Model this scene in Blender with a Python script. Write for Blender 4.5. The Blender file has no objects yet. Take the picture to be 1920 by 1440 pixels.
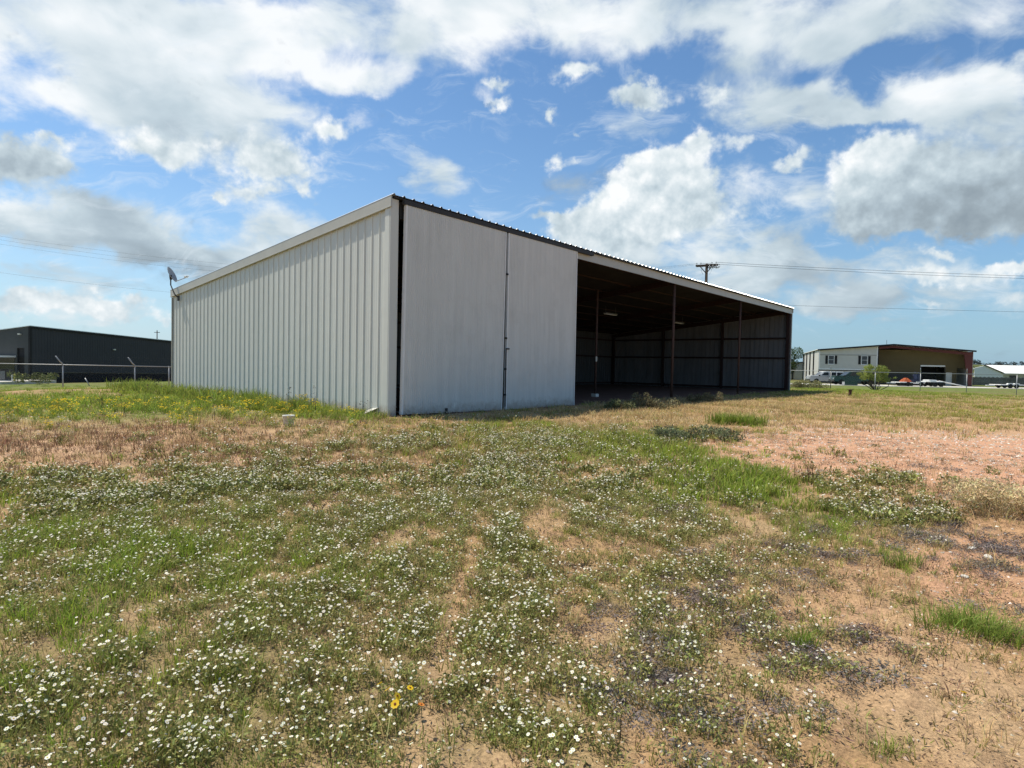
import bpy, bmesh, math, random
import numpy as np
from mathutils import Matrix, Vector

R = math.radians
scene = bpy.context.scene
COL = scene.collection

# ------------------------------------------------------------------ camera
PITCH, ROLL, FOC = 0.0307, 0.0203, 1135.4        # tilt down, roll, focal length in photo pixels (1920 wide)
EYE = 1.60
cam_d = bpy.data.cameras.new('camera')
cam_d.sensor_width = 36.0
cam_d.lens = FOC / 1920 * 36.0
cam_d.clip_start = 0.05
cam_d.clip_end = 6000
cam = bpy.data.objects.new('camera', cam_d)
COL.objects.link(cam)
cam.matrix_world = (Matrix.Translation((0, 0, EYE)) @ Matrix.Rotation(math.pi / 2 - PITCH, 4, 'X')
                    @ Matrix.Rotation(ROLL, 4, 'Z'))
scene.camera = cam
scene.view_settings.view_transform = 'Standard'
scene.view_settings.look = 'None'
scene.view_settings.exposure = 0.3
scene.view_settings.gamma = 1.0
scene.view_settings.use_curve_mapping = False

# barn frame: near front corner, direction along the open front, direction into the depth
BYAW = 0.8621
BC = np.array([-3.0028, 14.6805])
BU = np.array([math.cos(BYAW), math.sin(BYAW)])
BV = np.array([-math.sin(BYAW), math.cos(BYAW)])
BZ = 0.34
BLEN, BDEP, BFRONT, BBACK = 32.0, 13.2, 5.27, 3.90

# ------------------------------------------------------------------ sun
SUN_ELEV = R(62)
SUN_AZ = math.atan2(BV[0], BV[1]) - R(20)        # clockwise from +Y: behind the barn, a little to the left of its depth axis
sun_dir = Vector((math.sin(SUN_AZ) * math.cos(SUN_ELEV), math.cos(SUN_AZ) * math.cos(SUN_ELEV), math.sin(SUN_ELEV)))
sun_d = bpy.data.lights.new('sun', 'SUN')
sun_d.energy = 4.8
sun_d.angle = R(0.6)
sun_d.color = (1.0, 0.925, 0.785)
sun = bpy.data.objects.new('sun', sun_d)
COL.objects.link(sun)
sun.rotation_euler = (-sun_dir).to_track_quat('-Z', 'Y').to_euler()
sun.location = (0, 0, 60)


def ray(px, py):
    """direction of a photo pixel in world space"""
    X, Y = px - 960, py - 720
    c, s = math.cos(ROLL), math.sin(ROLL)
    xc, yc = X * c + Y * s, -X * s + Y * c
    d = np.array([xc, FOC, -yc])
    cp, sp = math.cos(PITCH), math.sin(PITCH)
    v = np.array([d[0], d[1] * cp + d[2] * sp, d[2] * cp - d[1] * sp])
    return v / np.linalg.norm(v)


# ------------------------------------------------------------------ sky
def build_sky():
    w = bpy.data.worlds.new('World')
    scene.world = w
    w.use_nodes = True
    nt = w.node_tree
    nt.nodes.clear()
    N, L = nt.nodes.new, nt.links.new

    def put(sock, v):
        if hasattr(v, 'links') or isinstance(v, bpy.types.NodeSocket):
            L(v, sock)
        else:
            sock.default_value = v

    def m(op, a, b=None, c=None, clamp=False):
        n = N('ShaderNodeMath'); n.operation = op; n.use_clamp = clamp
        put(n.inputs[0], a)
        if b is not None: put(n.inputs[1], b)
        if c is not None: put(n.inputs[2], c)
        return n.outputs[0]

    def vm(op, a, b=None):
        n = N('ShaderNodeVectorMath'); n.operation = op
        put(n.inputs[0], a)
        if b is not None: put(n.inputs[1], b)
        return n.outputs['Value'] if op in ('DOT_PRODUCT', 'LENGTH') else n.outputs['Vector']

    def scale(a, f):
        n = N('ShaderNodeVectorMath'); n.operation = 'SCALE'
        put(n.inputs[0], a); put(n.inputs['Scale'], f)
        return n.outputs['Vector']

    def comb(x, y, z):
        n = N('ShaderNodeCombineXYZ')
        put(n.inputs[0], x); put(n.inputs[1], y); put(n.inputs[2], z)
        return n.outputs[0]

    def noise(vec, sc, det=6.0, rough=0.55, dist=0.0):
        n = N('ShaderNodeTexNoise'); n.noise_dimensions = '3D'
        L(vec, n.inputs['Vector'])
        n.inputs['Scale'].default_value = sc
        n.inputs['Detail'].default_value = det
        n.inputs['Roughness'].default_value = rough
        n.inputs['Distortion'].default_value = dist
        return n.outputs['Fac'], n.outputs['Color']

    def smooth(v, lo, hi):
        n = N('ShaderNodeMapRange'); n.interpolation_type = 'SMOOTHSTEP'
        put(n.inputs['Value'], v); put(n.inputs['From Min'], lo); put(n.inputs['From Max'], hi)
        return n.outputs[0]

    def mixc(f, a, b):
        n = N('ShaderNodeMix'); n.data_type = 'RGBA'
        put(n.inputs['Factor'], f); put(n.inputs['A'], a); put(n.inputs['B'], b)
        return n.outputs['Result']

    tc = N('ShaderNodeTexCoord')
    d = vm('NORMALIZE', tc.outputs['Generated'])
    sx = N('ShaderNodeSeparateXYZ'); L(d, sx.inputs[0])
    x, y, z = sx.outputs
    az = m('ARCTAN2', x, y)
    el = m('ARCSINE', z)
    ae = comb(az, el, 0.0)
    # irregular edges: warp the cloud coordinates with two sizes of turbulence
    _, wc1 = noise(vm('MULTIPLY', d, (1.0, 1.0, 1.6)), 7.0, 3.0, 0.5)
    _, wc2 = noise(d, 24.0, 5.0, 0.6)
    warp1 = scale(vm('SUBTRACT', wc1, (0.5, 0.5, 0.5)), 0.16)
    warp2 = scale(vm('SUBTRACT', wc2, (0.5, 0.5, 0.5)), 0.055)
    wA = vm('ADD', vm('ADD', ae, vm('MULTIPLY', warp1, (1.5, 0.6, 0))), vm('MULTIPLY', warp2, (1.3, 0.8, 0)))
    wB = vm('ADD', vm('ADD', ae, vm('MULTIPLY', warp1, (0.22, 0.22, 0))), vm('MULTIPLY', warp2, (1.0, 1.0, 0)))

    def field(vec, blobs):
        D = Bq = None
        for (px, py, rx, ry, wt, br) in blobs:
            r0 = ray(px, py)
            a0, e0 = math.atan2(r0[0], r0[1]), math.asin(r0[2])
            ca = math.cos(math.atan((px - 960) / FOC))
            ra = rx / FOC * ca * ca
            re = ry / FOC * ca
            q = vm('MULTIPLY', vm('SUBTRACT', vec, (a0, e0, 0)), (1 / ra, 1 / re, 0))
            g = m('POWER', 0.36788, vm('DOT_PRODUCT', q, q))
            D = m('MULTIPLY_ADD', g, wt, 0.0 if D is None else D)
            Bq = m('MULTIPLY_ADD', g, wt * br, 0.0 if Bq is None else Bq)
        return D, m('DIVIDE', Bq, m('MAXIMUM', D, 0.02))

    softs = SOFT
    DA, BA = field(wA, softs)
    DB, BB = field(wB, PUFF)
    # layer coordinates (a flat deck overhead)
    inv = m('DIVIDE', 1.0, m('ADD', m('MAXIMUM', z, 0.0), 0.42))
    deck = comb(m('MULTIPLY', x, inv), m('MULTIPLY', y, inv), m('MULTIPLY', z, 0.8))
    nA, _ = noise(deck, 6.5, 7.0, 0.56, 0.35)
    nA2, _ = noise(vm('ADD', deck, (sun_dir.x * 0.05, sun_dir.y * 0.05, 0.03)), 6.5, 4.0, 0.5, 0.35)
    nG, _ = noise(vm('MULTIPLY', d, (1.0, 1.0, 2.2)), 5.0, 3.0, 0.5, 0.2)
    # billows
    nB, _ = noise(d, 26.0, 9.0, 0.60, 0.1)
    nBl, _ = noise(d, 11.0, 3.0, 0.5, 0.1)
    vo = N('ShaderNodeTexVoronoi'); vo.inputs['Scale'].default_value = 42.0; vo.inputs['Detail'].default_value = 2.0
    vo.inputs['Roughness'].default_value = 0.6
    L(d, vo.inputs['Vector'])
    nB = m('MULTIPLY_ADD', vo.outputs['Distance'], -0.18, m('ADD', nB, 0.08))
    nB2, _ = noise(vm('ADD', d, (-0.010, 0.0, 0.016)), 26.0, 3.0, 0.5, 0.1)
    # elsewhere in the sky (outside the photo) the same broken deck continues
    rest = smooth(m('ABSOLUTE', az), 0.74, 0.95)
    rest2 = m('MAXIMUM', rest, smooth(el, 0.60, 0.75))
    DA = m('ADD', DA, m('MULTIPLY', rest2, 0.36))
    DA = m('MULTIPLY', DA, smooth(z, -0.02, 0.06))
    densA = smooth(m('MULTIPLY_ADD', m('SUBTRACT', nA, 0.5), 2.9, DA), 0.22, 1.18)
    densA = m('MULTIPLY', densA, 0.96)
    edge = m('MULTIPLY_ADD', m('SUBTRACT', nBl, 0.5), 0.6, DB)
    densB = smooth(m('MULTIPLY_ADD', m('SUBTRACT', nB, 0.5), 1.5, edge), 0.06, 0.86)
    densB = m('MULTIPLY', densB, smooth(z, 0.0, 0.04))
    # light and shade inside the clouds
    shA = m('MULTIPLY_ADD', m('SUBTRACT', nA, nA2), 0.45, BA)
    shA = m('SUBTRACT', shA, 0.02)
    shA = m('MULTIPLY_ADD', m('SUBTRACT', nG, 0.5), 0.95, shA)
    thick = smooth(DB, 0.55, 1.6)
    shB = m('MULTIPLY_ADD', m('SUBTRACT', nB, nB2), 0.6, BB)
    shB = m('MULTIPLY_ADD', m('SUBTRACT', nBl, 0.5), 0.4, shB)
    shB = m('MULTIPLY_ADD', thick, -0.05, shB)

    def ramp(v):
        n = N('ShaderNodeValToRGB')
        L(v, n.inputs[0])
        e = n.color_ramp.elements
        e[0].position = 0.12; e[0].color = (0.20, 0.25, 0.295, 1)
        e[1].position = 1.0; e[1].color = (0.80, 0.82, 0.83, 1)
        for p, c in ((0.40, (0.275, 0.335, 0.38, 1)), (0.55, (0.345, 0.42, 0.475, 1)), (0.72, (0.47, 0.555, 0.605, 1)), (0.88, (0.64, 0.70, 0.73, 1))):
            k = e.new(p); k.color = c
        return n.outputs[0]

    colA, colB = ramp(shA), ramp(shB)
    sky = N('ShaderNodeTexSky'); sky.sky_type = 'NISHITA'
    sky.sun_disc = False
    sky.sun_elevation = SUN_ELEV
    sky.sun_rotation = SUN_AZ
    sky.air_density = 1.0; sky.dust_density = 0.6; sky.ozone_density = 2.0
    blue = vm('MULTIPLY', sky.outputs[0], SKY_TINT)
    # paler air towards the horizon, palest under the sun
    air = m('POWER', m('SUBTRACT', 1.0, m('MINIMUM', m('MAXIMUM', z, 0.0), 1.0)), 6.5)
    airc = mixc(smooth(az, -0.7, 0.6), (4.6, 5.9, 6.9, 1), (2.5, 3.9, 5.2, 1))
    blue = mixc(m('MULTIPLY', air, 0.85), blue, airc)
    c1 = mixc(densA, blue, scale(colA, 10.0))
    # thin wisps drawn out over the blue
    wis, _ = noise(vm('MULTIPLY', vm('ADD', deck, vm('MULTIPLY', warp1, (1.2, 1.2, 0))), (1.0, 1.9, 1.0)), 7.0, 9.0, 0.66, 0.6)
    densW = m('MULTIPLY', smooth(wis, 0.50, 0.78), 0.50)
    densW = m('MULTIPLY', densW, smooth(z, 0.02, 0.12))
    c1 = mixc(densW, c1, (6.6, 7.3, 7.9, 1))
    c2 = mixc(densB, c1, scale(colB, 10.0))
    bg = N('ShaderNodeBackground'); bg.inputs['Strength'].default_value = 0.1
    out = N('ShaderNodeOutputWorld')
    L(c2, bg.inputs['Color']); L(bg.outputs[0], out.inputs['Surface'])
    w.cycles.sampling_method = 'MANUAL'
    w.cycles.sample_map_resolution = 512


SKY_TINT = (0.78, 1.02, 1.17)
# clouds by the direction in which they stand: photo column, row, half sizes, weight, brightness
SOFT = [
    (120, 40, 330, 100, .9, .80), (260, 110, 120, 50, .3, .60), (420, 140, 250, 120, .9, .93), (90, 195, 240, 55, .8, .90), (330, 215, 200, 45, .6, .80),
    (620, 60, 280, 80, .8, .92), (500, 225, 140, 40, .5, .88), (730, 150, 90, 50, .7, .95), (860, 70, 150, 50, .8, .93),
    (920, 5, 220, 45, .7, .92), (1210, 45, 180, 50, .9, .93), (1450, 25, 250, 65, .9, .84), (1450, 115, 110, 55, .7, .82),
    (1750, 35, 250, 75, .8, .74), (1490, 195, 120, 40, .6, .84), (1555, 235, 60, 40, .5, .86), (1740, 190, 230, 38, .75, .80),
    (1880, 230, 130, 70, .8, .80), (1210, 225, 70, 22, .4, .76), (1330, 150, 60, 25, .3, .8),
    (800, 345, 80, 46, 1.0, .76), (1075, 142, 95, 34, .35, .85), (935, 178, 62, 30, .3, .85), (1195, 195, 110, 42, .4, .82), (1350, 262, 120, 32, .35, .84), (1050, 312, 50, 22, .25, .84), (470, 330, 120, 50, .3, .84), (1060, 365, 62, 34, .55, .62), (1500, 360, 150, 50, .75, .78), (1400, 330, 60, 35, .5, .8),
    (1250, 470, 170, 60, .8, .76), (1350, 530, 260, 55, .7, .70), (1560, 490, 200, 28, .8, .72), (1720, 560, 300, 45, .75, .70), (1560, 590, 200, 25, .35, .62),
    (300, 440, 260, 45, .8, .82), (540, 415, 110, 45, .75, .85), (50, 395, 140, 35, .8, .82), (450, 470, 90, 35, .6, .85),
    (210, 440, 100, 32, .9, .34), (310, 490, 100, 34, .9, .38), (20, 425, 60, 26, .9, .42), (150, 590, 220, 40, .55, .80), (60, 510, 160, 30, .6, .68),
    (950, 255, 180, 110, -.6, .8), (560, 340, 160, 30, -.3, .8), (1300, 215, 70, 30, -.2, .8), (1530, 270, 80, 40, -.3, .8), (1560, 140, 120, 35, -.3, .8), (680, 300, 70, 60, -.4, .8),
    (1300, 130, 110, 35, -.6, .8), (1630, 120, 90, 22, -.6, .8), (1630, 165, 70, 16, -.4, .8), (1420, 255, 50, 20, -.3, .8), (1500, 195, 110, 30, .6, .84), (1720, 208, 200, 22, .7, .84), (1640, 235, 120, 18, .5, .80), (675, 95, 60, 26, -.45, .8), (700, 200, 110, 20, -.5, .8), (600, 170, 40, 16, -.35, .8), (1880, 120, 60, 25, -.5, .8), (200, 330, 160, 26, -.5, .8), (650, 400, 60, 30, -.4, .8),
    (1500, 640, 500, 22, -.4, .8), (1640, 450, 150, 18, -.4, .8),
]
PUFF = [
    (310, 283, 89, 30, 1.30, 0.93), (512, 292, 86, 37, 1.30, 0.92), (520, 325, 65, 22, 0.78, 0.84), (475, 362, 67, 15, 0.85, 0.90), (568, 355, 17, 9, 0.65, 0.90), (410, 371, 19, 9, 0.78, 0.90),
    (625, 246, 43, 22, 1.04, 0.93), (598, 380, 19, 13, 0.52, 0.86), (45, 315, 103, 39, 1.10, 0.70), (100, 318, 43, 24, 0.65, 0.85), (108, 272, 39, 11, 0.78, 0.88), (10, 280, 32, 24, 0.65, 0.66),
    (1078, 132, 54, 19, 1.23, 0.96), (938, 160, 28, 10, 0.78, 0.90), (932, 190, 35, 10, 0.78, 0.90), (1195, 176, 65, 18, 1.04, 0.92), (1190, 142, 30, 9, 0.65, 0.86), (1210, 190, 54, 24, 0.52, 0.80),
    (1312, 268, 45, 19, 0.98, 0.90), (1394, 260, 28, 16, 0.78, 0.86), (1358, 176, 48, 17, 0.78, 0.86), (1036, 214, 11, 13, 0.52, 0.80), (1080, 260, 11, 9, 0.65, 0.85),
    (1046, 312, 17, 10, 0.78, 0.90), (1072, 300, 15, 9, 0.65, 0.90), (1036, 214, 10, 13, 0.39, 0.80), (1025, 400, 37, 10, 0.72, 0.84),
    (1240, 318, 46, 30, 1.87, 0.99), (1192, 345, 44, 40, 1.87, 0.98), (1290, 332, 38, 30, 1.70, 0.97), (1150, 392, 40, 34, 1.87, 0.97), (1080, 425, 38, 30, 1.87, 0.97),
    (1230, 385, 90, 45, 1.70, 0.88), (1150, 440, 90, 36, 1.53, 0.84), (1330, 380, 65, 43, 0.78, 0.84), (1230, 300, 17, 15, 0.65, 1.00), (1262, 294, 13, 11, 0.65, 1.00),
    (1625, 322, 62, 44, 1.26, 0.96), (1690, 300, 90, 34, 1.15, 0.92), (1700, 350, 120, 60, 1.15, 0.76), (1740, 398, 150, 38, 1.26, 0.54), (1860, 400, 120, 36, 1.15, 0.54), (1640, 400, 70, 40, 0.80, 0.72), (1880, 320, 110, 60, 1.03, 0.70),
    (1480, 302, 50, 12, 0.78, 0.84), (1768, 480, 35, 14, 1.17, 0.98), (1720, 522, 60, 19, 1.04, 0.92), (1890, 500, 50, 15, 1.17, 0.97), (1830, 525, 65, 15, 0.78, 0.88), (1750, 572, 45, 11, 0.91, 0.92), (1900, 555, 43, 15, 0.78, 0.90),
    (90, 558, 113, 22, 1.23, 0.94), (190, 572, 43, 13, 0.91, 0.92), (262, 560, 32, 16, 1.10, 0.94), (312, 610, 22, 11, 0.65, 0.90), (20, 575, 43, 22, 0.78, 0.90), (250, 590, 65, 13, 0.65, 0.84),
]
build_sky()

# ------------------------------------------------------------------ numpy noise and the lie of the land
def _hash(ix, iy, seed):
    h = (ix.astype(np.int64) * 374761393 + iy.astype(np.int64) * 668265263 + seed * 974634777) & 0x7fffffff
    h = ((h ^ (h >> 13)) * 1274126177) & 0x7fffffff
    h = (h ^ (h >> 16)) & 0xffffff
    return h / float(0xffffff)


def vnoise(x, y, seed=0):
    ix, iy = np.floor(x), np.floor(y)
    fx, fy = x - ix, y - iy
    fx = fx * fx * (3 - 2 * fx); fy = fy * fy * (3 - 2 * fy)
    a, b = _hash(ix, iy, seed), _hash(ix + 1, iy, seed)
    c, d = _hash(ix, iy + 1, seed), _hash(ix + 1, iy + 1, seed)
    return (a * (1 - fx) + b * fx) * (1 - fy) + (c * (1 - fx) + d * fx) * fy


def fbm(x, y, seed=0, octv=4):
    s, amp, tot = 0.0, 0.5, 0.0
    for o in range(octv):
        s = s + amp * vnoise(x, y, seed + 17 * o); tot += amp
        x, y, amp = x * 2.03 + 5.1, y * 2.03 + 1.7, amp * 0.5
    return s / tot


def sstep(a, b, v):
    t = np.clip((v - a) / (b - a), 0, 1)
    return t * t * (3 - 2 * t)


def barn_uv(x, y):
    rx, ry = x - BC[0], y - BC[1]
    return rx * BU[0] + ry * BU[1], rx * BV[0] + ry * BV[1]


def gz(x, y):
    """ground height"""
    x = np.asarray(x, float); y = np.asarray(y, float)
    r = np.hypot(x, y)
    u, v = barn_uv(x, y)
    du = np.maximum(np.maximum(-u, u - BLEN), 0); dv = np.maximum(np.maximum(-6 - v, v - BDEP), 0)
    db = np.hypot(du, dv)
    near = 0.32 * sstep(2.5, 12.5, r)
    w = sstep(-14, 8, x)
    fall = (1 - w) * (0.95 * sstep(3, 19, db) + 0.7 * sstep(25, 70, db)) + w * 0.46 * sstep(3, 30, db)
    fall = fall * sstep(9, 22, y)
    inside = (db < 0.01) & (v > -0.2)
    bump = (fbm(x * 0.35, y * 0.35, 3, 3) - 0.5) * 0.16 + (fbm(x * 2.2, y * 2.2, 9, 3) - 0.5) * 0.05 * sstep(40, 5, r)
    bump = bump + (fbm(x * 7.0, y * 7.0, 61, 3) - 0.5) * 0.05 * sstep(17, 5, r)
    calm = sstep(0.0, 2.5, np.hypot(du, np.maximum(np.maximum(-v, v - BDEP), 0)))
    return near - fall + bump * calm * sstep(0, 4, r) - 0.02


def gz1(x, y):
    return float(gz(np.array([x]), np.array([y]))[0])


def ground_at(px, py):
    """point of the ground seen at a photo pixel"""
    d = ray(px, py); t = 1.0
    for k in range(4000):
        p = d * t
        if EYE + p[2] <= gz1(p[0], p[1]): break
        t *= 1.004
    return float(p[0]), float(p[1])


def at_depth(px, py, Y):
    d = ray(px, py); t = Y / d[1]
    return Vector((d[0] * t, Y, EYE + d[2] * t))


def refpix(x, y, z):
    """photo column / row of world points (used once, to lay the plant cover out on the ground)"""
    cp, sp = math.cos(PITCH), math.sin(PITCH)
    zz = z - EYE
    dd = np.maximum(y * cp - zz * sp, 0.2); uu = zz * cp + y * sp
    X, Y = FOC * x / dd, -FOC * uu / dd
    c, s = math.cos(ROLL), math.sin(ROLL)
    return 960 + X * c - Y * s, 720 + X * s + Y * c


# ------------------------------------------------------------------ materials
def mat(name, color, rough=0.6, metal=0.0, spec=0.3, vary=0.0, scale=3.0, streak=False, bump=0.0, bscale=40.0, dirt=None, splash=None):
    m_ = bpy.data.materials.new(name); m_.use_nodes = True
    nt = m_.node_tree; p = nt.nodes['Principled BSDF']
    p.inputs['Base Color'].default_value = (*color, 1)
    p.inputs['Roughness'].default_value = rough
    p.inputs['Metallic'].default_value = metal
    p.inputs['Specular IOR Level'].default_value = spec
    if vary or bump or dirt:
        tc = nt.nodes.new('ShaderNodeTexCoord')
        mp = nt.nodes.new('ShaderNodeMapping'); nt.links.new(tc.outputs['Object'], mp.inputs[0])
        mp.inputs['Scale'].default_value = (1, 1, 0.06) if streak else (1, 1, 1)
        n = nt.nodes.new('ShaderNodeTexNoise'); nt.links.new(mp.outputs[0], n.inputs['Vector'])
        n.inputs['Scale'].default_value = scale; n.inputs['Detail'].default_value = 6; n.inputs['Roughness'].default_value = 0.6
    if vary:
        r = nt.nodes.new('ShaderNodeMapRange'); nt.links.new(n.outputs['Fac'], r.inputs[0])
        r.inputs['From Min'].default_value = 0.25; r.inputs['From Max'].default_value = 0.75
        r.inputs['To Min'].default_value = 1 - vary; r.inputs['To Max'].default_value = 1 + vary
        mx = nt.nodes.new('ShaderNodeVectorMath'); mx.operation = 'SCALE'
        mx.inputs[0].default_value = color; nt.links.new(r.outputs[0], mx.inputs['Scale'])
        src = mx.outputs[0]
        if dirt:                                     # blotches of dirt with their own shape
            n2 = nt.nodes.new('ShaderNodeTexNoise'); nt.links.new(tc.outputs['Object'], n2.inputs['Vector'])
            n2.inputs['Scale'].default_value = 1.3; n2.inputs['Detail'].default_value = 9; n2.inputs['Roughness'].default_value = 0.7
            r2 = nt.nodes.new('ShaderNodeMapRange'); nt.links.new(n2.outputs['Fac'], r2.inputs[0])
            r2.inputs['From Min'].default_value = 0.5; r2.inputs['From Max'].default_value = 0.8
            r2.inputs['To Max'].default_value = 0.55
            mm = nt.nodes.new('ShaderNodeMix'); mm.data_type = 'RGBA'
            nt.links.new(r2.outputs[0], mm.inputs['Factor']); nt.links.new(src, mm.inputs['A'])
            mm.inputs['B'].default_value = (*dirt, 1)
            src = mm.outputs['Result']
        nt.links.new(src, p.inputs['Base Color'])
    if splash:                                           # mud thrown up on the foot of the sheet
        sp = nt.nodes.new('ShaderNodeSeparateXYZ'); nt.links.new(tc.outputs['Object'], sp.inputs[0])
        n3 = nt.nodes.new('ShaderNodeTexNoise'); nt.links.new(tc.outputs['Object'], n3.inputs['Vector'])
        n3.inputs['Scale'].default_value = 5.0; n3.inputs['Detail'].default_value = 8; n3.inputs['Roughness'].default_value = 0.75
        hh = nt.nodes.new('ShaderNodeMath'); hh.operation = 'MULTIPLY_ADD'; nt.links.new(n3.outputs['Fac'], hh.inputs[0]); hh.inputs[1].default_value = -0.9; nt.links.new(sp.outputs[2], hh.inputs[2])
        r3 = nt.nodes.new('ShaderNodeMapRange'); nt.links.new(hh.outputs[0], r3.inputs[0])
        r3.inputs['From Min'].default_value = -0.55; r3.inputs['From Max'].default_value = -0.18; r3.inputs['To Min'].default_value = 0.75; r3.inputs['To Max'].default_value = 0.0
        m3 = nt.nodes.new('ShaderNodeMix'); m3.data_type = 'RGBA'
        nt.links.new(r3.outputs[0], m3.inputs['Factor']); nt.links.new(src, m3.inputs['A']); m3.inputs['B'].default_value = (*splash, 1)
        nt.links.new(m3.outputs['Result'], p.inputs['Base Color'])
    if bump:
        nb = nt.nodes.new('ShaderNodeTexNoise'); nt.links.new(tc.outputs['Object'], nb.inputs['Vector'])
        nb.inputs['Scale'].default_value = bscale; nb.inputs['Detail'].default_value = 4
        bm_ = nt.nodes.new('ShaderNodeBump'); bm_.inputs['Strength'].default_value = bump; bm_.inputs['Distance'].default_value = 0.02
        nt.links.new(nb.outputs['Fac'], bm_.inputs['Height']); nt.links.new(bm_.outputs[0], p.inputs['Normal'])
    return m_


def leaf_mat(name, trans=0.35, rough=0.6):
    """plant matter: colour from the mesh, some light passing through"""
    m_ = bpy.data.materials.new(name); m_.use_nodes = True
    nt = m_.node_tree; p = nt.nodes['Principled BSDF']
    a = nt.nodes.new('ShaderNodeVertexColor'); a.layer_name = 'tint'
    nt.links.new(a.outputs[0], p.inputs['Base Color'])
    p.inputs['Roughness'].default_value = rough; p.inputs['Specular IOR Level'].default_value = 0.2
    t = nt.nodes.new('ShaderNodeBsdfTranslucent'); nt.links.new(a.outputs[0], t.inputs[0])
    mx = nt.nodes.new('ShaderNodeMixShader'); mx.inputs[0].default_value = trans
    nt.links.new(p.outputs[0], mx.inputs[1]); nt.links.new(t.outputs[0], mx.inputs[2])
    nt.links.new(mx.outputs[0], nt.nodes['Material Output'].inputs[0])
    return m_


def glass_mat(name, color=(0.02, 0.025, 0.03)):
    return mat(name, color, rough=0.08, spec=0.6)


M = {}
M['wall_paint'] = mat('weathered_white_steel', (0.635, 0.645, 0.595), 0.42, 0, 0.35, vary=0.07, scale=2.2, streak=True, bump=0.35, bscale=2.2, splash=(.33, .24, .16))
M['door_paint'] = mat('chalky_white_steel', (0.645, 0.65, 0.62), 0.5, 0, 0.3, vary=0.10, scale=5.0, streak=True, dirt=(0.50, 0.50, 0.47), bump=0.3, bscale=1.8, splash=(.30, .23, .165))
M['trim_paint'] = mat('trim_steel', (0.475, 0.47, 0.425), 0.45, 0, 0.3, vary=0.08, scale=1.5)
M['roof_steel'] = mat('galvalume', (0.72, 0.74, 0.75), 0.32, 0.85, 0.5, vary=0.06, scale=1.5)
M['shade_tone_steel'] = mat('panel_back_shade_tone', (0.075, 0.077, 0.078), 0.5, 0.2, 0.3, vary=0.18, scale=1.6, streak=True, dirt=(0.07, 0.06, 0.052))  # panel back darkened: the shade of the bay is put into the colour
M['lit_tone_steel'] = mat('panel_back_lit_tone', (0.20, 0.205, 0.21), 0.45, 0.25, 0.35, vary=0.30, scale=3.0, streak=True, dirt=(0.14, 0.12, 0.105))  # lighter copy for the end wall, with the light it catches in its colour
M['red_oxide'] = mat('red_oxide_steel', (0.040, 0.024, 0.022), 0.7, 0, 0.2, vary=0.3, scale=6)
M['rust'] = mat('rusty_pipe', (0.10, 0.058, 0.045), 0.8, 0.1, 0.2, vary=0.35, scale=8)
M['dark_gap'] = mat('dark_steel', (0.045, 0.043, 0.042), 0.6, 0, 0.25, vary=0.2, scale=5)
M['galv'] = mat('galvanised_pipe', (0.36, 0.37, 0.38), 0.5, 0.4, 0.4, vary=0.12, scale=9)
M['wire'] = mat('galvanised_wire', (0.22, 0.225, 0.23), 0.5, 0.5, 0.3)
M['white_paint'] = mat('white_paint', (0.78, 0.78, 0.76), 0.4, 0, 0.35, vary=0.05, scale=4)
M['plastic'] = mat('dirty_white_plastic', (0.66, 0.65, 0.58), 0.45, 0, 0.35, vary=0.12, scale=14, dirt=(0.35, 0.28, 0.2))
M['charcoal'] = mat('charcoal_panel', (0.042, 0.043, 0.050), 0.55, 0, 0.25, vary=0.12, scale=0.8)
M['charcoal_dark'] = mat('black_base_tone', (0.008, 0.010, 0.013), 0.7, 0, 0.15, vary=0.2, scale=2)  # near-black tone for the band along the wall base
M['black'] = mat('black_trim', (0.012, 0.012, 0.013), 0.55, 0, 0.25)
M['glass'] = glass_mat('window_glass')
M['yellow'] = mat('yellow_paint', (0.55, 0.47, 0.10), 0.5, 0, 0.3, vary=0.15, scale=10)
M['concrete'] = mat('pale_concrete', (0.50, 0.48, 0.43), 0.85, 0, 0.15, vary=0.12, scale=1.2, bump=0.3)
M['wood_pole'] = mat('creosoted_wood', (0.075, 0.055, 0.043), 0.85, 0, 0.15, vary=0.25, scale=7, streak=True)
M['cable'] = mat('black_cable', (0.03, 0.03, 0.032), 0.6)
M['ceramic'] = mat('grey_porcelain', (0.30, 0.31, 0.33), 0.25, 0, 0.5)
M['siding'] = mat('cream_lap_siding', (0.58, 0.56, 0.50), 0.6, 0, 0.25, vary=0.06, scale=1.2)
M['tan_wall'] = mat('tan_inner_wall', (0.135, 0.105, 0.052), 0.65, 0, 0.2, vary=0.1, scale=1)
M['dark_red'] = mat('dark_red_trim', (0.10, 0.026, 0.022), 0.5, 0, 0.3, vary=0.12, scale=3)
M['white_roof'] = mat('white_metal_roof', (0.80, 0.79, 0.74), 0.45, 0.0, 0.3, vary=0.04, scale=1.0)
M['grey_slats'] = mat('weathered_slats', (0.12, 0.115, 0.11), 0.8, 0, 0.15, vary=0.25, scale=2)
M['green_car'] = mat('dark_green_car_paint', (0.012, 0.045, 0.04), 0.25, 0.1, 0.6, vary=0.1)
M['white_car'] = mat('white_car_paint', (0.74, 0.74, 0.73), 0.28, 0, 0.5, vary=0.04)
M['silver_car'] = mat('lower_grey_paint', (0.36, 0.37, 0.37), 0.35, 0.2, 0.5, vary=0.05)
M['tyre'] = mat('tyre_rubber', (0.016, 0.016, 0.016), 0.85, 0, 0.1)
M['rim'] = mat('wheel_rim', (0.45, 0.45, 0.46), 0.35, 0.7, 0.4)
M['orange'] = mat('orange_tarp', (0.36, 0.085, 0.03), 0.7, 0, 0.2, vary=0.2, scale=4)
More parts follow.
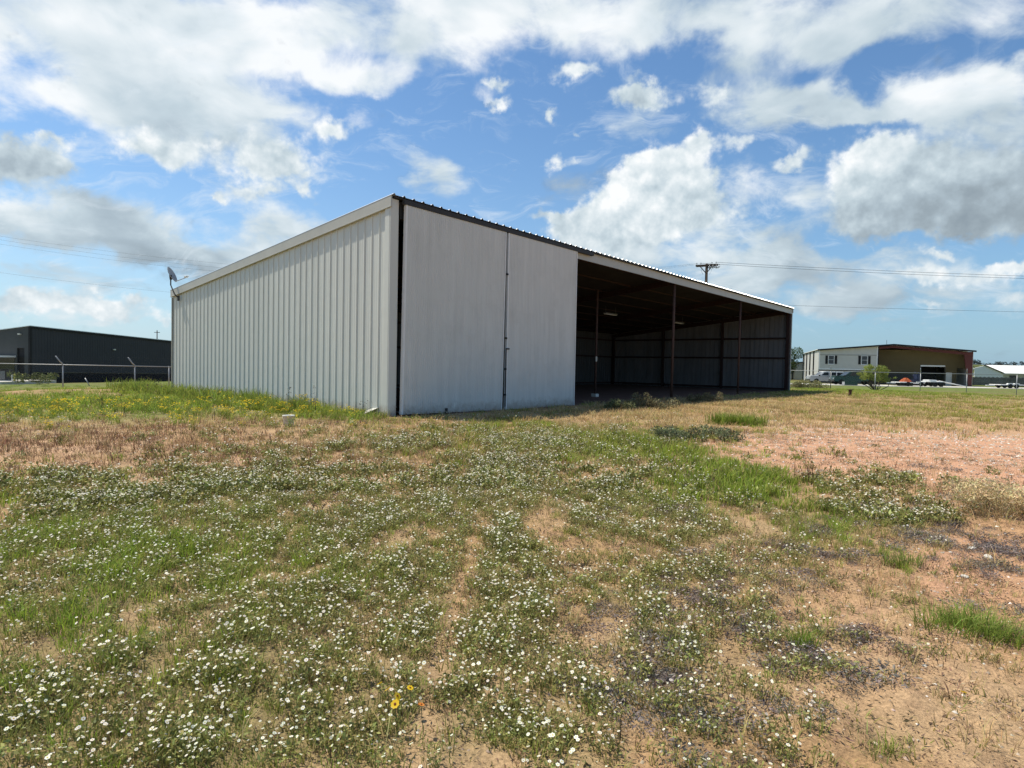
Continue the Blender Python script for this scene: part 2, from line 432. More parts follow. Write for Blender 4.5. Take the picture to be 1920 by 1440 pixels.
M['blue'] = mat('blue_paint', (0.022, 0.032, 0.07), 0.5, 0, 0.3, vary=0.2, scale=4)
M['bark'] = mat('grey_brown_bark', (0.10, 0.082, 0.065), 0.9, 0, 0.1, vary=0.3, scale=9)
M['dish'] = mat('grey_dish', (0.26, 0.265, 0.27), 0.5, 0, 0.3, vary=0.08)
M['tube_light'] = mat('dusty_white_enamel', (0.20, 0.195, 0.18), 0.5, 0, 0.3, vary=0.1, scale=6)
M['leaf'] = leaf_mat('leaf', 0.42)
M['dry'] = leaf_mat('dry_stem', 0.32, 0.75)
M['petal'] = leaf_mat('petal', 0.30, 0.55)


# ------------------------------------------------------------------ mesh building
class MB:
    def __init__(self):
        self.bm = bmesh.new()

    def quad(self, *pts):
        return self.bm.faces.new([self.bm.verts.new(p) for p in pts])

    def box(self, x0, x1, y0, y1, z0, z1, mtx=None, bev=0.0):
        c = [Vector((x, y, z)) for z in (z0, z1) for x, y in ((x0, y0), (x1, y0), (x1, y1), (x0, y1))]
        if mtx is not None: c = [mtx @ p for p in c]
        v = [self.bm.verts.new(p) for p in c]
        fs = [self.bm.faces.new([v[i] for i in q]) for q in ((3, 2, 1, 0), (4, 5, 6, 7), (0, 1, 5, 4), (1, 2, 6, 5), (2, 3, 7, 6), (3, 0, 4, 7))]
        if bev:
            es = list({e for f in fs for e in f.edges})
            bmesh.ops.bevel(self.bm, geom=es, offset=bev, segments=2, affect='EDGES')
        return self

    def prism(self, pts2, axis, a0, a1, mtx=None):
        """outline pts2 pushed along an axis: 'y' takes (x,z), 'x' takes (y,z), 'z' takes (x,y)"""
        def P(q, a):
            p = {'y': (q[0], a, q[1]), 'x': (a, q[0], q[1]), 'z': (q[0], q[1], a)}[axis]
            p = Vector(p)
            return mtx @ p if mtx is not None else p
        A = [self.bm.verts.new(P(q, a0)) for q in pts2]
        B = [self.bm.verts.new(P(q, a1)) for q in pts2]
        n = len(pts2)
        self.bm.faces.new(A[::-1]); self.bm.faces.new(B)
        for i in range(n):
            self.bm.faces.new((A[i], A[(i + 1) % n], B[(i + 1) % n], B[i]))
        return self

    def tube(self, pts, rad, n=8, cap=True):
        pts = [Vector(p) for p in pts]
        rad = rad if isinstance(rad, (list, tuple)) else [rad] * len(pts)
        rings = []
        for i, p in enumerate(pts):
            t = (pts[min(i + 1, len(pts) - 1)] - pts[max(i - 1, 0)]).normalized()
            up = Vector((0, 0, 1)) if abs(t.z) < 0.95 else Vector((1, 0, 0))
            a = t.cross(up).normalized(); b = t.cross(a).normalized()
            rings.append([self.bm.verts.new(p + (a * math.cos(k * 2 * math.pi / n) + b * math.sin(k * 2 * math.pi / n)) * rad[i]) for k in range(n)])
        for r0, r1 in zip(rings, rings[1:]):
            for k in range(n):
                self.bm.faces.new((r0[k], r0[(k + 1) % n], r1[(k + 1) % n], r1[k]))
        if cap:
            self.bm.faces.new(rings[0][::-1]); self.bm.faces.new(rings[-1])
        return self

    def lathe(self, prof, n=20, mtx=None):
        rings = []
        for r, z in prof:
            ring = []
            for k in range(n):
                p = Vector((r * math.cos(2 * math.pi * k / n), r * math.sin(2 * math.pi * k / n), z))
                ring.append(self.bm.verts.new(mtx @ p if mtx is not None else p))
            rings.append(ring)
        for r0, r1 in zip(rings, rings[1:]):
            for k in range(n):
                self.bm.faces.new((r0[k], r0[(k + 1) % n], r1[(k + 1) % n], r1[k]))
        self.bm.faces.new(rings[0][::-1]); self.bm.faces.new(rings[-1])
        return self

    def build(self, name, material, parent=None, smooth=False, label=None):
        bmesh.ops.recalc_face_normals(self.bm, faces=self.bm.faces[:])
        me = bpy.data.meshes.new(name); self.bm.to_mesh(me); self.bm.free()
        if smooth:
            me.polygons.foreach_set('use_smooth', [True] * len(me.polygons))
        me.materials.append(material)
        o = bpy.data.objects.new(name, me); COL.objects.link(o)
        if parent is not None: o.parent = parent
        if label: o['label'] = label
        return o


def tag(o, label=None, cat=None, group=None, kind=None):
    if label: o['label'] = label
    if cat: o['category'] = cat
    if group: o['group'] = group
    if kind: o['kind'] = kind
    return o


def thing(name, label, cat, loc=(0, 0, 0), rz=0.0, group=None):
    o = bpy.data.objects.new(name, None); o.empty_display_size = 0.3
    COL.objects.link(o); o.location = loc; o.rotation_euler = (0, 0, rz)
    return tag(o, label, cat, group)


def copy_tree(o, parent=None):
    c = o.copy(); COL.objects.link(c)
    if parent is not None: c.parent = parent
    for ch in list(o.children): copy_tree(ch, c)
    return c


def tri_mesh(name, V, F, C, material, parent=None):
    """triangle soup from arrays: vertices, faces, colour per vertex"""
    me = bpy.data.meshes.new(name)
    nV, nF = len(V), len(F)
    me.vertices.add(nV); me.vertices.foreach_set('co', np.ascontiguousarray(V, np.float32).ravel())
    me.loops.add(nF * 3); me.loops.foreach_set('vertex_index', np.ascontiguousarray(F, np.int32).ravel())
    me.polygons.add(nF); me.polygons.foreach_set('loop_start', np.arange(nF, dtype=np.int32) * 3)
    me.update(calc_edges=True)
    ca = me.color_attributes.new('tint', 'FLOAT_COLOR', 'POINT')
    ca.data.foreach_set('color', np.concatenate([C, np.ones((nV, 1))], 1).astype(np.float32).ravel())
    me.materials.append(material)
    o = bpy.data.objects.new(name, me); COL.objects.link(o)
    if parent is not None: o.parent = parent
    return o

# ------------------------------------------------------------------ zones of the ground, by place
def blobs(px, py, lst):
    s = 0.0
    for cx, cy, rx, ry, w in lst:
        s = s + w * np.exp(-((px - cx) / rx) ** 2 - ((py - cy) / ry) ** 2)
    return s


Z_DAISY = [(120, 1180, 480, 200, .9), (560, 1010, 420, 110, .85), (300, 935, 420, 45, .85), (900, 905, 300, 60, .5), (780, 1180, 300, 180, .75),
           (1010, 1060, 260, 120, .55), (1150, 1250, 280, 220, .45), (1330, 1040, 200, 100, .4), (1600, 925, 170, 45, .6), (250, 1400, 600, 180, .9),
           (900, 1350, 350, 150, .6), (1480, 1150, 160, 110, .3), (1230, 930, 180, 60, .4), (1720, 960, 120, 40, .5), (1500, 1400, 250, 80, .22), (620, 860, 200, 25, .3),
           (1100, 840, 220, 30, .5)]
Z_GRASS = [(90, 1170, 460, 180, 1.3), (420, 1040, 300, 90, .6), (200, 1400, 400, 120, .5), (900, 1100, 350, 200, .3), (1240, 845, 150, 32, 1.3), (1400, 900, 125, 42, 1.6), (1570, 985, 85, 40, .9), (1310, 950, 150, 50, .9),
           (960, 830, 260, 30, .55), (1640, 1130, 50, 26, .6), (1690, 1050, 45, 25, .6), (330, 752, 560, 24, 1.4), (640, 765, 110, 18, .9), (930, 800, 160, 14, .8),
           (1760, 733, 420, 13, 1.2), (1800, 772, 260, 26, .9), (1500, 1200, 60, 40, .3), (60, 1000, 200, 80, .6), (1690, 1370, 60, 40, .5), (830, 1400, 120, 40, .35)]
Z_STRAW = [(1470, 762, 330, 22, 1.3), (1260, 790, 190, 24, .9), (1100, 790, 160, 20, .7), (860, 830, 260, 24, .45), (1800, 790, 250, 30, .25), (560, 850, 460, 40, .6),
           (1000, 960, 380, 90, .28), (1500, 1000, 330, 120, .3), (700, 1300, 500, 200, .18), (1600, 1000, 200, 60, .4), (1620, 1220, 340, 240, .28), (1450, 805, 260, 14, .3)]
Z_STALK = [(130, 845, 420, 40, 1.3), (560, 865, 320, 34, .8), (800, 880, 260, 40, .35), (1200, 1000, 600, 180, .10), (1700, 1200, 300, 200, .14), (800, 1300, 400, 150, .08), (1560, 870, 130, 30, .25)]
Z_MAT = [(1500, 1230, 300, 220, .5), (1680, 1260, 300, 190, .85), (1280, 1190, 230, 150, .55), (1800, 1060, 200, 90, .8), (1420, 1330, 260, 130, .6), (1120, 1380, 200, 90, .35), (1560, 1050, 180, 80, .35)]
Z_GRAVEL = [(1640, 852, 330, 46, 1.15), (1850, 870, 220, 40, .9), (1460, 835, 130, 25, .7), (1800, 1060, 160, 50, .5), (1680, 1100, 260, 160, .25)]
Z_WEED = [(300, 768, 520, 18, 1.2), (640, 785, 110, 14, .5), (60, 782, 200, 14, .9)]
Z_LITTER = [(130, 850, 460, 45, .8), (1600, 850, 380, 60, .4), (1500, 1200, 460, 250, .5), (900, 1000, 600, 200, .3)]


def track(px, py):
    """two worn bare lines running towards the shed"""
    a = np.exp(-((px - (905 - (py - 960) * 0.27)) / (16 + (py - 900) * 0.05)) ** 2) * sstep(930, 980, py)
    b = np.exp(-((px - (1010 + (py - 960) * 0.42)) / (26 + (py - 900) * 0.06)) ** 2) * sstep(930, 1000, py) * 0.8
    return np.clip(a + b, 0, 1)


def cover(px, py, x, y):
    """amount of each kind of plant at a place"""
    n1 = fbm(x * 1.15, y * 1.15, 21, 4); n2 = fbm(x * 0.55 + 9, y * 0.55, 33, 4); n3 = fbm(x * 2.6, y * 2.6, 41, 3)
    tr = track(px, py)
    px = np.clip(px, -60, 1985)
    bx = px + (n2 - .5) * 260 * np.clip((py - 700) / 500, .08, 1); by = py + (n1 - .5) * 150 * np.clip((py - 700) / 500, .08, 1)
    d = {}
    gap = sstep(0.30, 0.58, n1 * 0.55 + n3 * 0.45)
    d['daisy'] = np.clip(blobs(bx, by, Z_DAISY), 0, 1.25) * (0.12 + 0.88 * gap) * (1 - 0.85 * tr)
    d['bare'] = np.clip(blobs(px, py, [(110, 845, 330, 34, 1.1)]), 0, 1)
    d['daisy'] = d['daisy'] * (1 - .85 * d['bare'])
    d['grass'] = (1 - .85 * d['bare']) * np.clip(blobs(bx, by, Z_GRASS), 0, 1.7) * (0.25 + 0.75 * sstep(0.30, 0.55, n2 * .6 + n3 * .4)) * (1 - 0.8 * tr)
    d['straw'] = np.clip(blobs(bx, by, Z_STRAW), 0, 1.4) * (0.3 + 0.7 * sstep(0.35, 0.6, n3)) * (1 - 0.6 * tr)
    d['stalk'] = np.clip(blobs(bx, by, Z_STALK), 0, 1.4) * (0.4 + 0.6 * sstep(0.35, 0.55, n1))
    d['mat'] = np.clip(blobs(bx, by, Z_MAT), 0, 1) * sstep(0.41, 0.54, n1)
    d['gravel'] = np.clip(blobs(bx, by, Z_GRAVEL), 0, 1)
    lush = np.clip(blobs(px, py, [(1250, 850, 150, 26, 1.), (1400, 905, 120, 36, 1.), (1560, 985, 70, 30, .6)]), 0, 1)
    d['daisy'] = d['daisy'] * (1 - .75 * lush); d['grass'] = d['grass'] + lush * .5; d['straw'] = d['straw'] * (1 - .7 * lush)
    for k in ('straw', 'stalk', 'grass', 'daisy'): d[k] = d[k] * (1 - .72 * d['gravel'] * sstep(980, 930, py))
    d['weed'] = np.clip(blobs(bx, by, Z_WEED), 0, 1.3)
    d['litter'] = np.clip(blobs(bx, by, Z_LITTER), 0, 1)
    return d


def in_barn(x, y, pad=0.12):
    u, v = barn_uv(x, y)
    return (u > -pad) & (u < BLEN + pad) & (v > -pad) & (v < BDEP + pad)


def build_ground():
    rr = np.concatenate([np.linspace(0.05, 2.0, 10), np.exp(np.linspace(math.log(2.1), math.log(70), 430)), np.exp(np.linspace(math.log(75), math.log(3500), 40))])
    fine = np.radians(np.linspace(-50, 50, 520)); coarse = np.radians(np.linspace(50, 310, 110))[1:-1]
    th = np.concatenate([fine, coarse])
    A, B = np.meshgrid(rr, th, indexing='ij')
    x, y = A * np.sin(B), A * np.cos(B)
    z = gz(x, y)
    z = z - 0.02 * in_barn(x, y)
    nr, na = x.shape
    V = np.stack([x, y, z], -1).reshape(-1, 3)
    i = np.arange(nr - 1)[:, None] * na + np.arange(na)[None, :]
    j = np.arange(nr - 1)[:, None] * na + (np.arange(na)[None, :] + 1) % na
    q = np.stack([i, j, j + na, i + na], -1).reshape(-1, 4)
    F = np.concatenate([q[:, [0, 2, 1]], q[:, [0, 3, 2]]])
    V = np.concatenate([V, [[0, 0, gz1(0, 0)]]]); c = len(V) - 1
    F = np.concatenate([F, np.stack([np.full(na, c), (np.arange(na) + 1) % na, np.arange(na)], -1)[:, ::-1]])
    X, Y, Zc = V[:, 0], V[:, 1], V[:, 2]
    px, py = refpix(X, Y, Zc)
    behind = (Y < 1.0)
    d = cover(px, np.minimum(py, 1500), X, Y)
    n = fbm(X * 0.9, Y * 0.9, 5, 5)[:, None]; n4 = fbm(X * 4.5, Y * 4.5, 8, 4)[:, None]; n5 = fbm(X * 0.16, Y * 0.16, 77, 3)[:, None]
    tan = np.array([0.43, 0.262, 0.135]); pale = np.array([0.48, 0.325, 0.185]); pink = np.array([0.55, 0.31, 0.195])
    brown = np.array([0.20, 0.125, 0.075]); green = np.array([0.145, 0.175, 0.048]); olive = np.array([0.20, 0.175, 0.075])
    C = tan + (pale - tan) * sstep(.35, .7, n)
    C = C + (brown - C) * (0.55 * sstep(.48, .75, n4))
    g = np.clip(d['gravel'], 0, 1)[:, None]; C = C + (pink - C) * np.clip(g * 1.3, 0, .92)
    s = np.clip(d['stalk'], 0, 1)[:, None]; C = C + (np.array([.54, .345, .22]) - C) * s * .8
    m_ = np.clip(d['daisy'] * .45 + d['grass'] * .55, 0, .75)[:, None]; C = C + (olive - C) * m_
    w = np.clip(d['weed'] * .7, 0, .8)[:, None]; C = C + (green - C) * w
    st = np.clip(d['straw'] * .55, 0, .7)[:, None]; C = C + (np.array([.36, .265, .135]) - C) * st
    far = sstep(28, 60, np.hypot(X, Y))[:, None]
    fc = green * 1.0 + (np.array([.17, .16, .06]) - green) * sstep(.4, .6, n5)
    C = C + (fc - C) * far
    C = C * (0.86 + 0.28 * n4)
    C[behind] = (tan * .5 + olive * .5)
    m = bpy.data.materials.new('soil'); m.use_nodes = True
    nt = m.node_tree; p = nt.nodes['Principled BSDF']; p.inputs['Roughness'].default_value = 0.95; p.inputs['Specular IOR Level'].default_value = 0.1
    a = nt.nodes.new('ShaderNodeVertexColor'); a.layer_name = 'tint'
    tc = nt.nodes.new('ShaderNodeTexCoord')
    n1 = nt.nodes.new('ShaderNodeTexNoise'); n1.inputs['Scale'].default_value = 55; n1.inputs['Detail'].default_value = 8; n1.inputs['Roughness'].default_value = 0.7
    nt.links.new(tc.outputs['Object'], n1.inputs['Vector'])
    r1 = nt.nodes.new('ShaderNodeMapRange'); r1.inputs['From Min'].default_value = .3; r1.inputs['From Max'].default_value = .7; r1.inputs['To Min'].default_value = .5; r1.inputs['To Max'].default_value = 1.4
    nt.links.new(n1.outputs['Fac'], r1.inputs[0])
    sc = nt.nodes.new('ShaderNodeVectorMath'); sc.operation = 'SCALE'; nt.links.new(a.outputs[0], sc.inputs[0]); nt.links.new(r1.outputs[0], sc.inputs['Scale'])
    nt.links.new(sc.outputs[0], p.inputs['Base Color'])
    bp = nt.nodes.new('ShaderNodeBump'); bp.inputs['Strength'].default_value = .8; bp.inputs['Distance'].default_value = .02
    nt.links.new(n1.outputs['Fac'], bp.inputs['Height']); nt.links.new(bp.outputs[0], p.inputs['Normal'])
    o = tri_mesh('ground', V, F, C, m)
    tag(o, 'open field of sandy tan soil sloping away from the shed', None, kind='structure')
    o.data.polygons.foreach_set('use_smooth', [True] * len(o.data.polygons))


build_ground()


# ------------------------------------------------------------------ the open-front shed
def rib_profile(length, pitch, h, top, base, minor=0.0, start=0.0):
    """cross-section of ribbed sheet: list of (along, out)"""
    p = [(0.0, 0.0)]
    s = start + pitch / 2
    while s < length - base / 2:
        for q in ((s - base / 2, 0), (s - top / 2, h), (s + top / 2, h), (s + base / 2, 0)):
            if 0 < q[0] < length: p.append(q)
        if minor:
            for f in (0.36, 0.64):
                c = s + pitch * f
                if c + .012 < length:
                    p += [(c - .012, 0), (c - .006, minor), (c + .006, minor), (c + .012, 0)]
        s += pitch
    p.append((length, 0.0))
    return p


def sheet(prof, P, thick=0.004):
    """P(along, out, t) -> point, t 0 bottom, 1 top; a thin folded sheet with two skins"""
    mb = MB()
    rows = []
    for off in (0.0, -thick):
        rows.append(([mb.bm.verts.new(P(a, o + off, 0)) for a, o in prof], [mb.bm.verts.new(P(a, o + off, 1)) for a, o in prof]))
    (a0, a1), (b0, b1) = rows
    n = len(prof)
    for i in range(n - 1):
        mb.bm.faces.new((a0[i], a0[i + 1], a1[i + 1], a1[i]))
        mb.bm.faces.new((b0[i + 1], b0[i], b1[i], b1[i + 1]))
        mb.bm.faces.new((a1[i], a1[i + 1], b1[i + 1], b1[i]))
        mb.bm.faces.new((a0[i + 1], a0[i], b0[i], b0[i + 1]))
    mb.bm.faces.new((a0[0], a1[0], b1[0], b0[0])); mb.bm.faces.new((a0[-1], b0[-1], b1[-1], a1[-1]))
    return mb


def roofz(v):
    return BFRONT + (BBACK - BFRONT) * v / BDEP


def build_barn():
    t = thing('metal_barn', 'large white ribbed metal shed with long open front and two tall sliding doors', 'barn', (BC[0], BC[1], BZ), BYAW)
    FT = 0.3048
    # side walls: ribbed outside, plain inside. local x along the front, y into the depth
    pr = rib_profile(BDEP, FT, 0.023, 0.020, 0.044, 0.003, start=-0.15 * FT)
    sheet(pr, lambda a, o, q: (-o, a, -0.25 + q * (roofz(a) - 0.03 + 0.25))).build('left_wall', M['wall_paint'], t)
    sheet(pr, lambda a, o, q: (BLEN + o, a, -0.25 + q * (roofz(a) - 0.03 + 0.25))).build('right_wall', M['lit_tone_steel'], t)
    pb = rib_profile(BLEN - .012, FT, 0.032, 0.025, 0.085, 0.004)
    sheet(pb, lambda a, o, q: (.006 + a, BDEP - .01 + o, -0.25 + q * (BBACK - 0.026 + 0.25))).build('back_wall', M['shade_tone_steel'], t)
    # roof: ribs run down the slope, ends show along the front edge
    prr = rib_profile(BLEN + .16, FT, 0.036, 0.03, 0.09, 0.004, start=-0.3 * FT)
    sl = (BBACK - BFRONT) / BDEP
    sheet(prr, lambda a, o, q: (a - .08, -0.16 + q * (BDEP + .32), BFRONT - .015 + (-.16 + q * (BDEP + .32)) * sl + o)).build('roof', M['roof_steel'], t)
    lm = MB()  # near-black sheet added under the roof to stand in for its deep shade
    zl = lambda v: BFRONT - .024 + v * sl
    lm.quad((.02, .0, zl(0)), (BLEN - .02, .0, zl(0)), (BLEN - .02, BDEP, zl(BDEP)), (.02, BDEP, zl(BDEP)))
    lm.build('roof_underside_shade', mat('underside_shade_tone', (.035, .033, .032), .9, 0, .1, vary=.25, scale=1.0), t)
    # rake trims, corner trims, fascia
    for nm, x0, x1 in (('rake_trim', -.075, -.036), ('rake_trim', BLEN + .036, BLEN + .075)):
        mb = MB()
        z = lambda v, dz: roofz(v) + dz
        pts = [(-.10, z(-.10, -.27)), (BDEP + .10, z(BDEP + .10, -.27)), (BDEP + .10, z(BDEP + .10, -.018)), (-.10, z(-.10, -.018))]
        mb.prism(pts, 'x', x0, x1)
        mb.prism([(-.10, z(-.10, -.29)), (BDEP + .1, z(BDEP + .1, -.29)), (BDEP + .1, z(BDEP + .1, -.272)), (-.1, z(-.1, -.272))], 'x', x0 - .012 if x0 < 0 else x0, x1 if x0 < 0 else x1 + .012)
        mb.build(nm, M['trim_paint'], t)
    MB().box(-.05, .195, -.062, -.03, -.3, BFRONT - .07).box(-.055, -.005, -.028, .14, -.3, BFRONT - .30).build('corner_trim', M['wall_paint'], t)
    MB().box(BLEN - .02, BLEN + .07, -.06, -.03, -.25, BFRONT - .05).box(BLEN + .037, BLEN + .06, -.028, .12, -.25, BFRONT - .34).build('corner_trim', M['trim_paint'], t)
    MB().box(-.06, BLEN + .06, BDEP + .035, BDEP + .06, BBACK - .3, BBACK - .022).build('rear_eave_trim', M['trim_paint'], t)
    for x0, x1 in ((-.055, .16), (BLEN - .16, BLEN + .055)):
        MB().box(x0, x1, BDEP + .036, BDEP + .058, -.3, BBACK - .31).build('corner_trim', M['trim_paint'], t)
    mb = MB().box(7.5, BLEN - .022, -.058, -.03, BFRONT - .345, BFRONT - .055)
    mb.box(7.5, BLEN - .022, -.075, -.0585, BFRONT - .36, BFRONT - .335)
    mb.build('fascia', M['trim_paint'], t)
    MB().box(.02, BLEN - .02, -.15, -.02, BFRONT - .052, BFRONT - .03).build('eave_strip', M['dark_gap'], t)
    # door track over the doors
    MB().box(.26, 8.6, -.20, -.10, BFRONT - .17, BFRONT - .062).build('door_track', M['dark_gap'], t)
    MB().box(.26, 7.9, -.028, .18, BFRONT - .5, BFRONT - .08).build('header_beam', M['dark_gap'], t)
    # frames: rafters from front to back, columns under them
    frames = [.14, 7.72, 15.5, 23.4, BLEN - .12]
    for x in frames:
        mb = MB()
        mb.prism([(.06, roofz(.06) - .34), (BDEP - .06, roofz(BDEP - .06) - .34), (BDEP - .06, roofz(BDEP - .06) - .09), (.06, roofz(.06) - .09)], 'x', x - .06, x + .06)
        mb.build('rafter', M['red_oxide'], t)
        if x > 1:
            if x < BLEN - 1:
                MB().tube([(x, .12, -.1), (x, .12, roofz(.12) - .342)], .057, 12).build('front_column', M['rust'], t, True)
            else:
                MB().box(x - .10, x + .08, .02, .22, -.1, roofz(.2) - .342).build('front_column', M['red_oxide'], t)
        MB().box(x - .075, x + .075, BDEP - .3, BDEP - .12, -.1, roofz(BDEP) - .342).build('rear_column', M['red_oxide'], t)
    MB().box(.04, .20, .03, .20, -.1, roofz(.2) - .345).build('front_column', M['dark_gap'], t)
    for x, y in ((13.3, 2.65),):
        mb = MB().tube([(x, y, -.1), (x, y, roofz(y) - .342)], .05, 10)
        o = mb.build('inner_post', M['rust'], t, True)
    MB().box(13.18, 13.42, 2.53, 2.77, -.08, .10).build('post_base', M['plastic'], t)
    MB().box(13.20, 13.28, 2.56, 2.62, 1.5, 1.72, bev=.01).build('switch_box', M['plastic'], t)
    # end wall posts and girts, back wall girts
    for v in (4.4, 8.8):
        MB().box(BLEN - .19, BLEN - .035, v - .07, v + .07, -.1, roofz(v) - .1).build('wall_post', M['red_oxide'], t)
        MB().box(.035, .19, v - .07, v + .07, -.1, roofz(v) - .1).build('wall_post', M['red_oxide'], t)
    for z in (.10, 2.08, 3.36):
        MB().box(BLEN - .145, BLEN - .03, .22, BDEP - .31, z - .055, z + .055).build('girt', M['red_oxide'], t)
        MB().box(.03, .145, .22, BDEP - .31, z - .055, z + .055).build('girt', M['red_oxide'], t)
        if z < 3.5:
            MB().box(.2, BLEN - .2, BDEP - .115, BDEP - .03, z - .055, z + .055).build('girt', M['red_oxide'], t)
    for k in range(9):
        v = .75 + k * 1.46
        MB().box(.1, BLEN - .1, v - .03, v + .03, roofz(v) - .089, roofz(v) - .030).build('purlin', M['red_oxide'], t)
    # two sliding doors of fine ribbed sheet, hung in front of the wall line
    def door(x0, x1, z0l, z0r, tilt, lab):
        w = x1 - x0
        pd = rib_profile(w, .0677, .010, .022, .046)
        top = BFRONT - .155
        P = lambda a, o, q: (x0 + a + tilt * (1 - q) * 1.0, -.175 - o, (z0l + (z0r - z0l) * a / w) * (1 - q) + top * q)
        d = sheet(pd, P).build('sliding_door', M['door_paint'], t, label=lab)
        for a in (0.0, w):
            mb = MB()
            p0, p1 = P(a, -.012, 0), P(a, -.012, 1)
            k = .044 if a == 0 else -.044
            e = -.004 if a == 0 else .004
            A = [(p0[0] + e, -.188, p0[2]), (p0[0] + k, -.188, p0[2]), (p1[0] + k, -.188, p1[2]), (p1[0] + e, -.188, p1[2])]
            va = [mb.bm.verts.new(q) for q in A]; vb = [mb.bm.verts.new((q[0], -.10, q[2])) for q in (A[0], A[3])]
            mb.bm.faces.new(va); mb.bm.faces.new((va[0], va[3], vb[1], vb[0]))
            mb.build('edge_trim', M['white_paint'], d)
        fr = MB()
        for a in (.04, w - .04):
            p0, p1 = P(a, 0, 0), P(a, 0, 1)
            fr.tube([(p0[0], -.14, p0[2] + .02), (p1[0], -.14, p1[2] - .02)], .025, 6)
        for q in (.01, .25, .5, .75, .99):
            p0, p1 = P(.04, 0, q), P(w - .04, 0, q)
            fr.tube([(p0[0], -.14, p0[2]), (p1[0], -.14, p1[2])], .025, 6)
        fr.build('door_frame', M['dark_gap'], d)
        return d
    dl = door(.33, 4.02, .0, -.04, -.05, 'left sliding door, beside the corner')
    dr = door(4.12, 7.62, -.05, -.12, 0.02, 'right sliding door, beside the open bays')
    for z in (.40, 1.15, 2.05, 3.9):
        MB().box(4.035, 4.115, -.212, -.190, z - .025, z + .025).build('bracket', M['black'], dl)
    hb = MB()
    hb.prism([(4.055, .05), (4.075, .05), (4.075, 1.72), (4.2, 1.72), (4.2, 1.76), (4.055, 1.76)], 'y', -.235, -.213)
    hb.build('latch_bar', M['black'], dl)
    MB().tube([(1.75, -.20, -.03), (1.75, -.20, .1)], .04, 8).build('door_guide', M['dark_gap'], dl)
    # packed dirt floor
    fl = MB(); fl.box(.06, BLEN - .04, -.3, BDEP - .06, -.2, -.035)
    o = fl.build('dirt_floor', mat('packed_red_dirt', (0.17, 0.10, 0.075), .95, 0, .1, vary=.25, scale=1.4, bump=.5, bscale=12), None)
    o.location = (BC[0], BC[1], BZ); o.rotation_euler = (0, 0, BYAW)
    tag(o, 'packed reddish dirt floor inside the open shed', None, kind='structure')
    return t


barn = build_barn()


def barn_pt(u, v, z):
    q = BC + BU * u + BV * v
    return Vector((q[0], q[1], BZ + z))


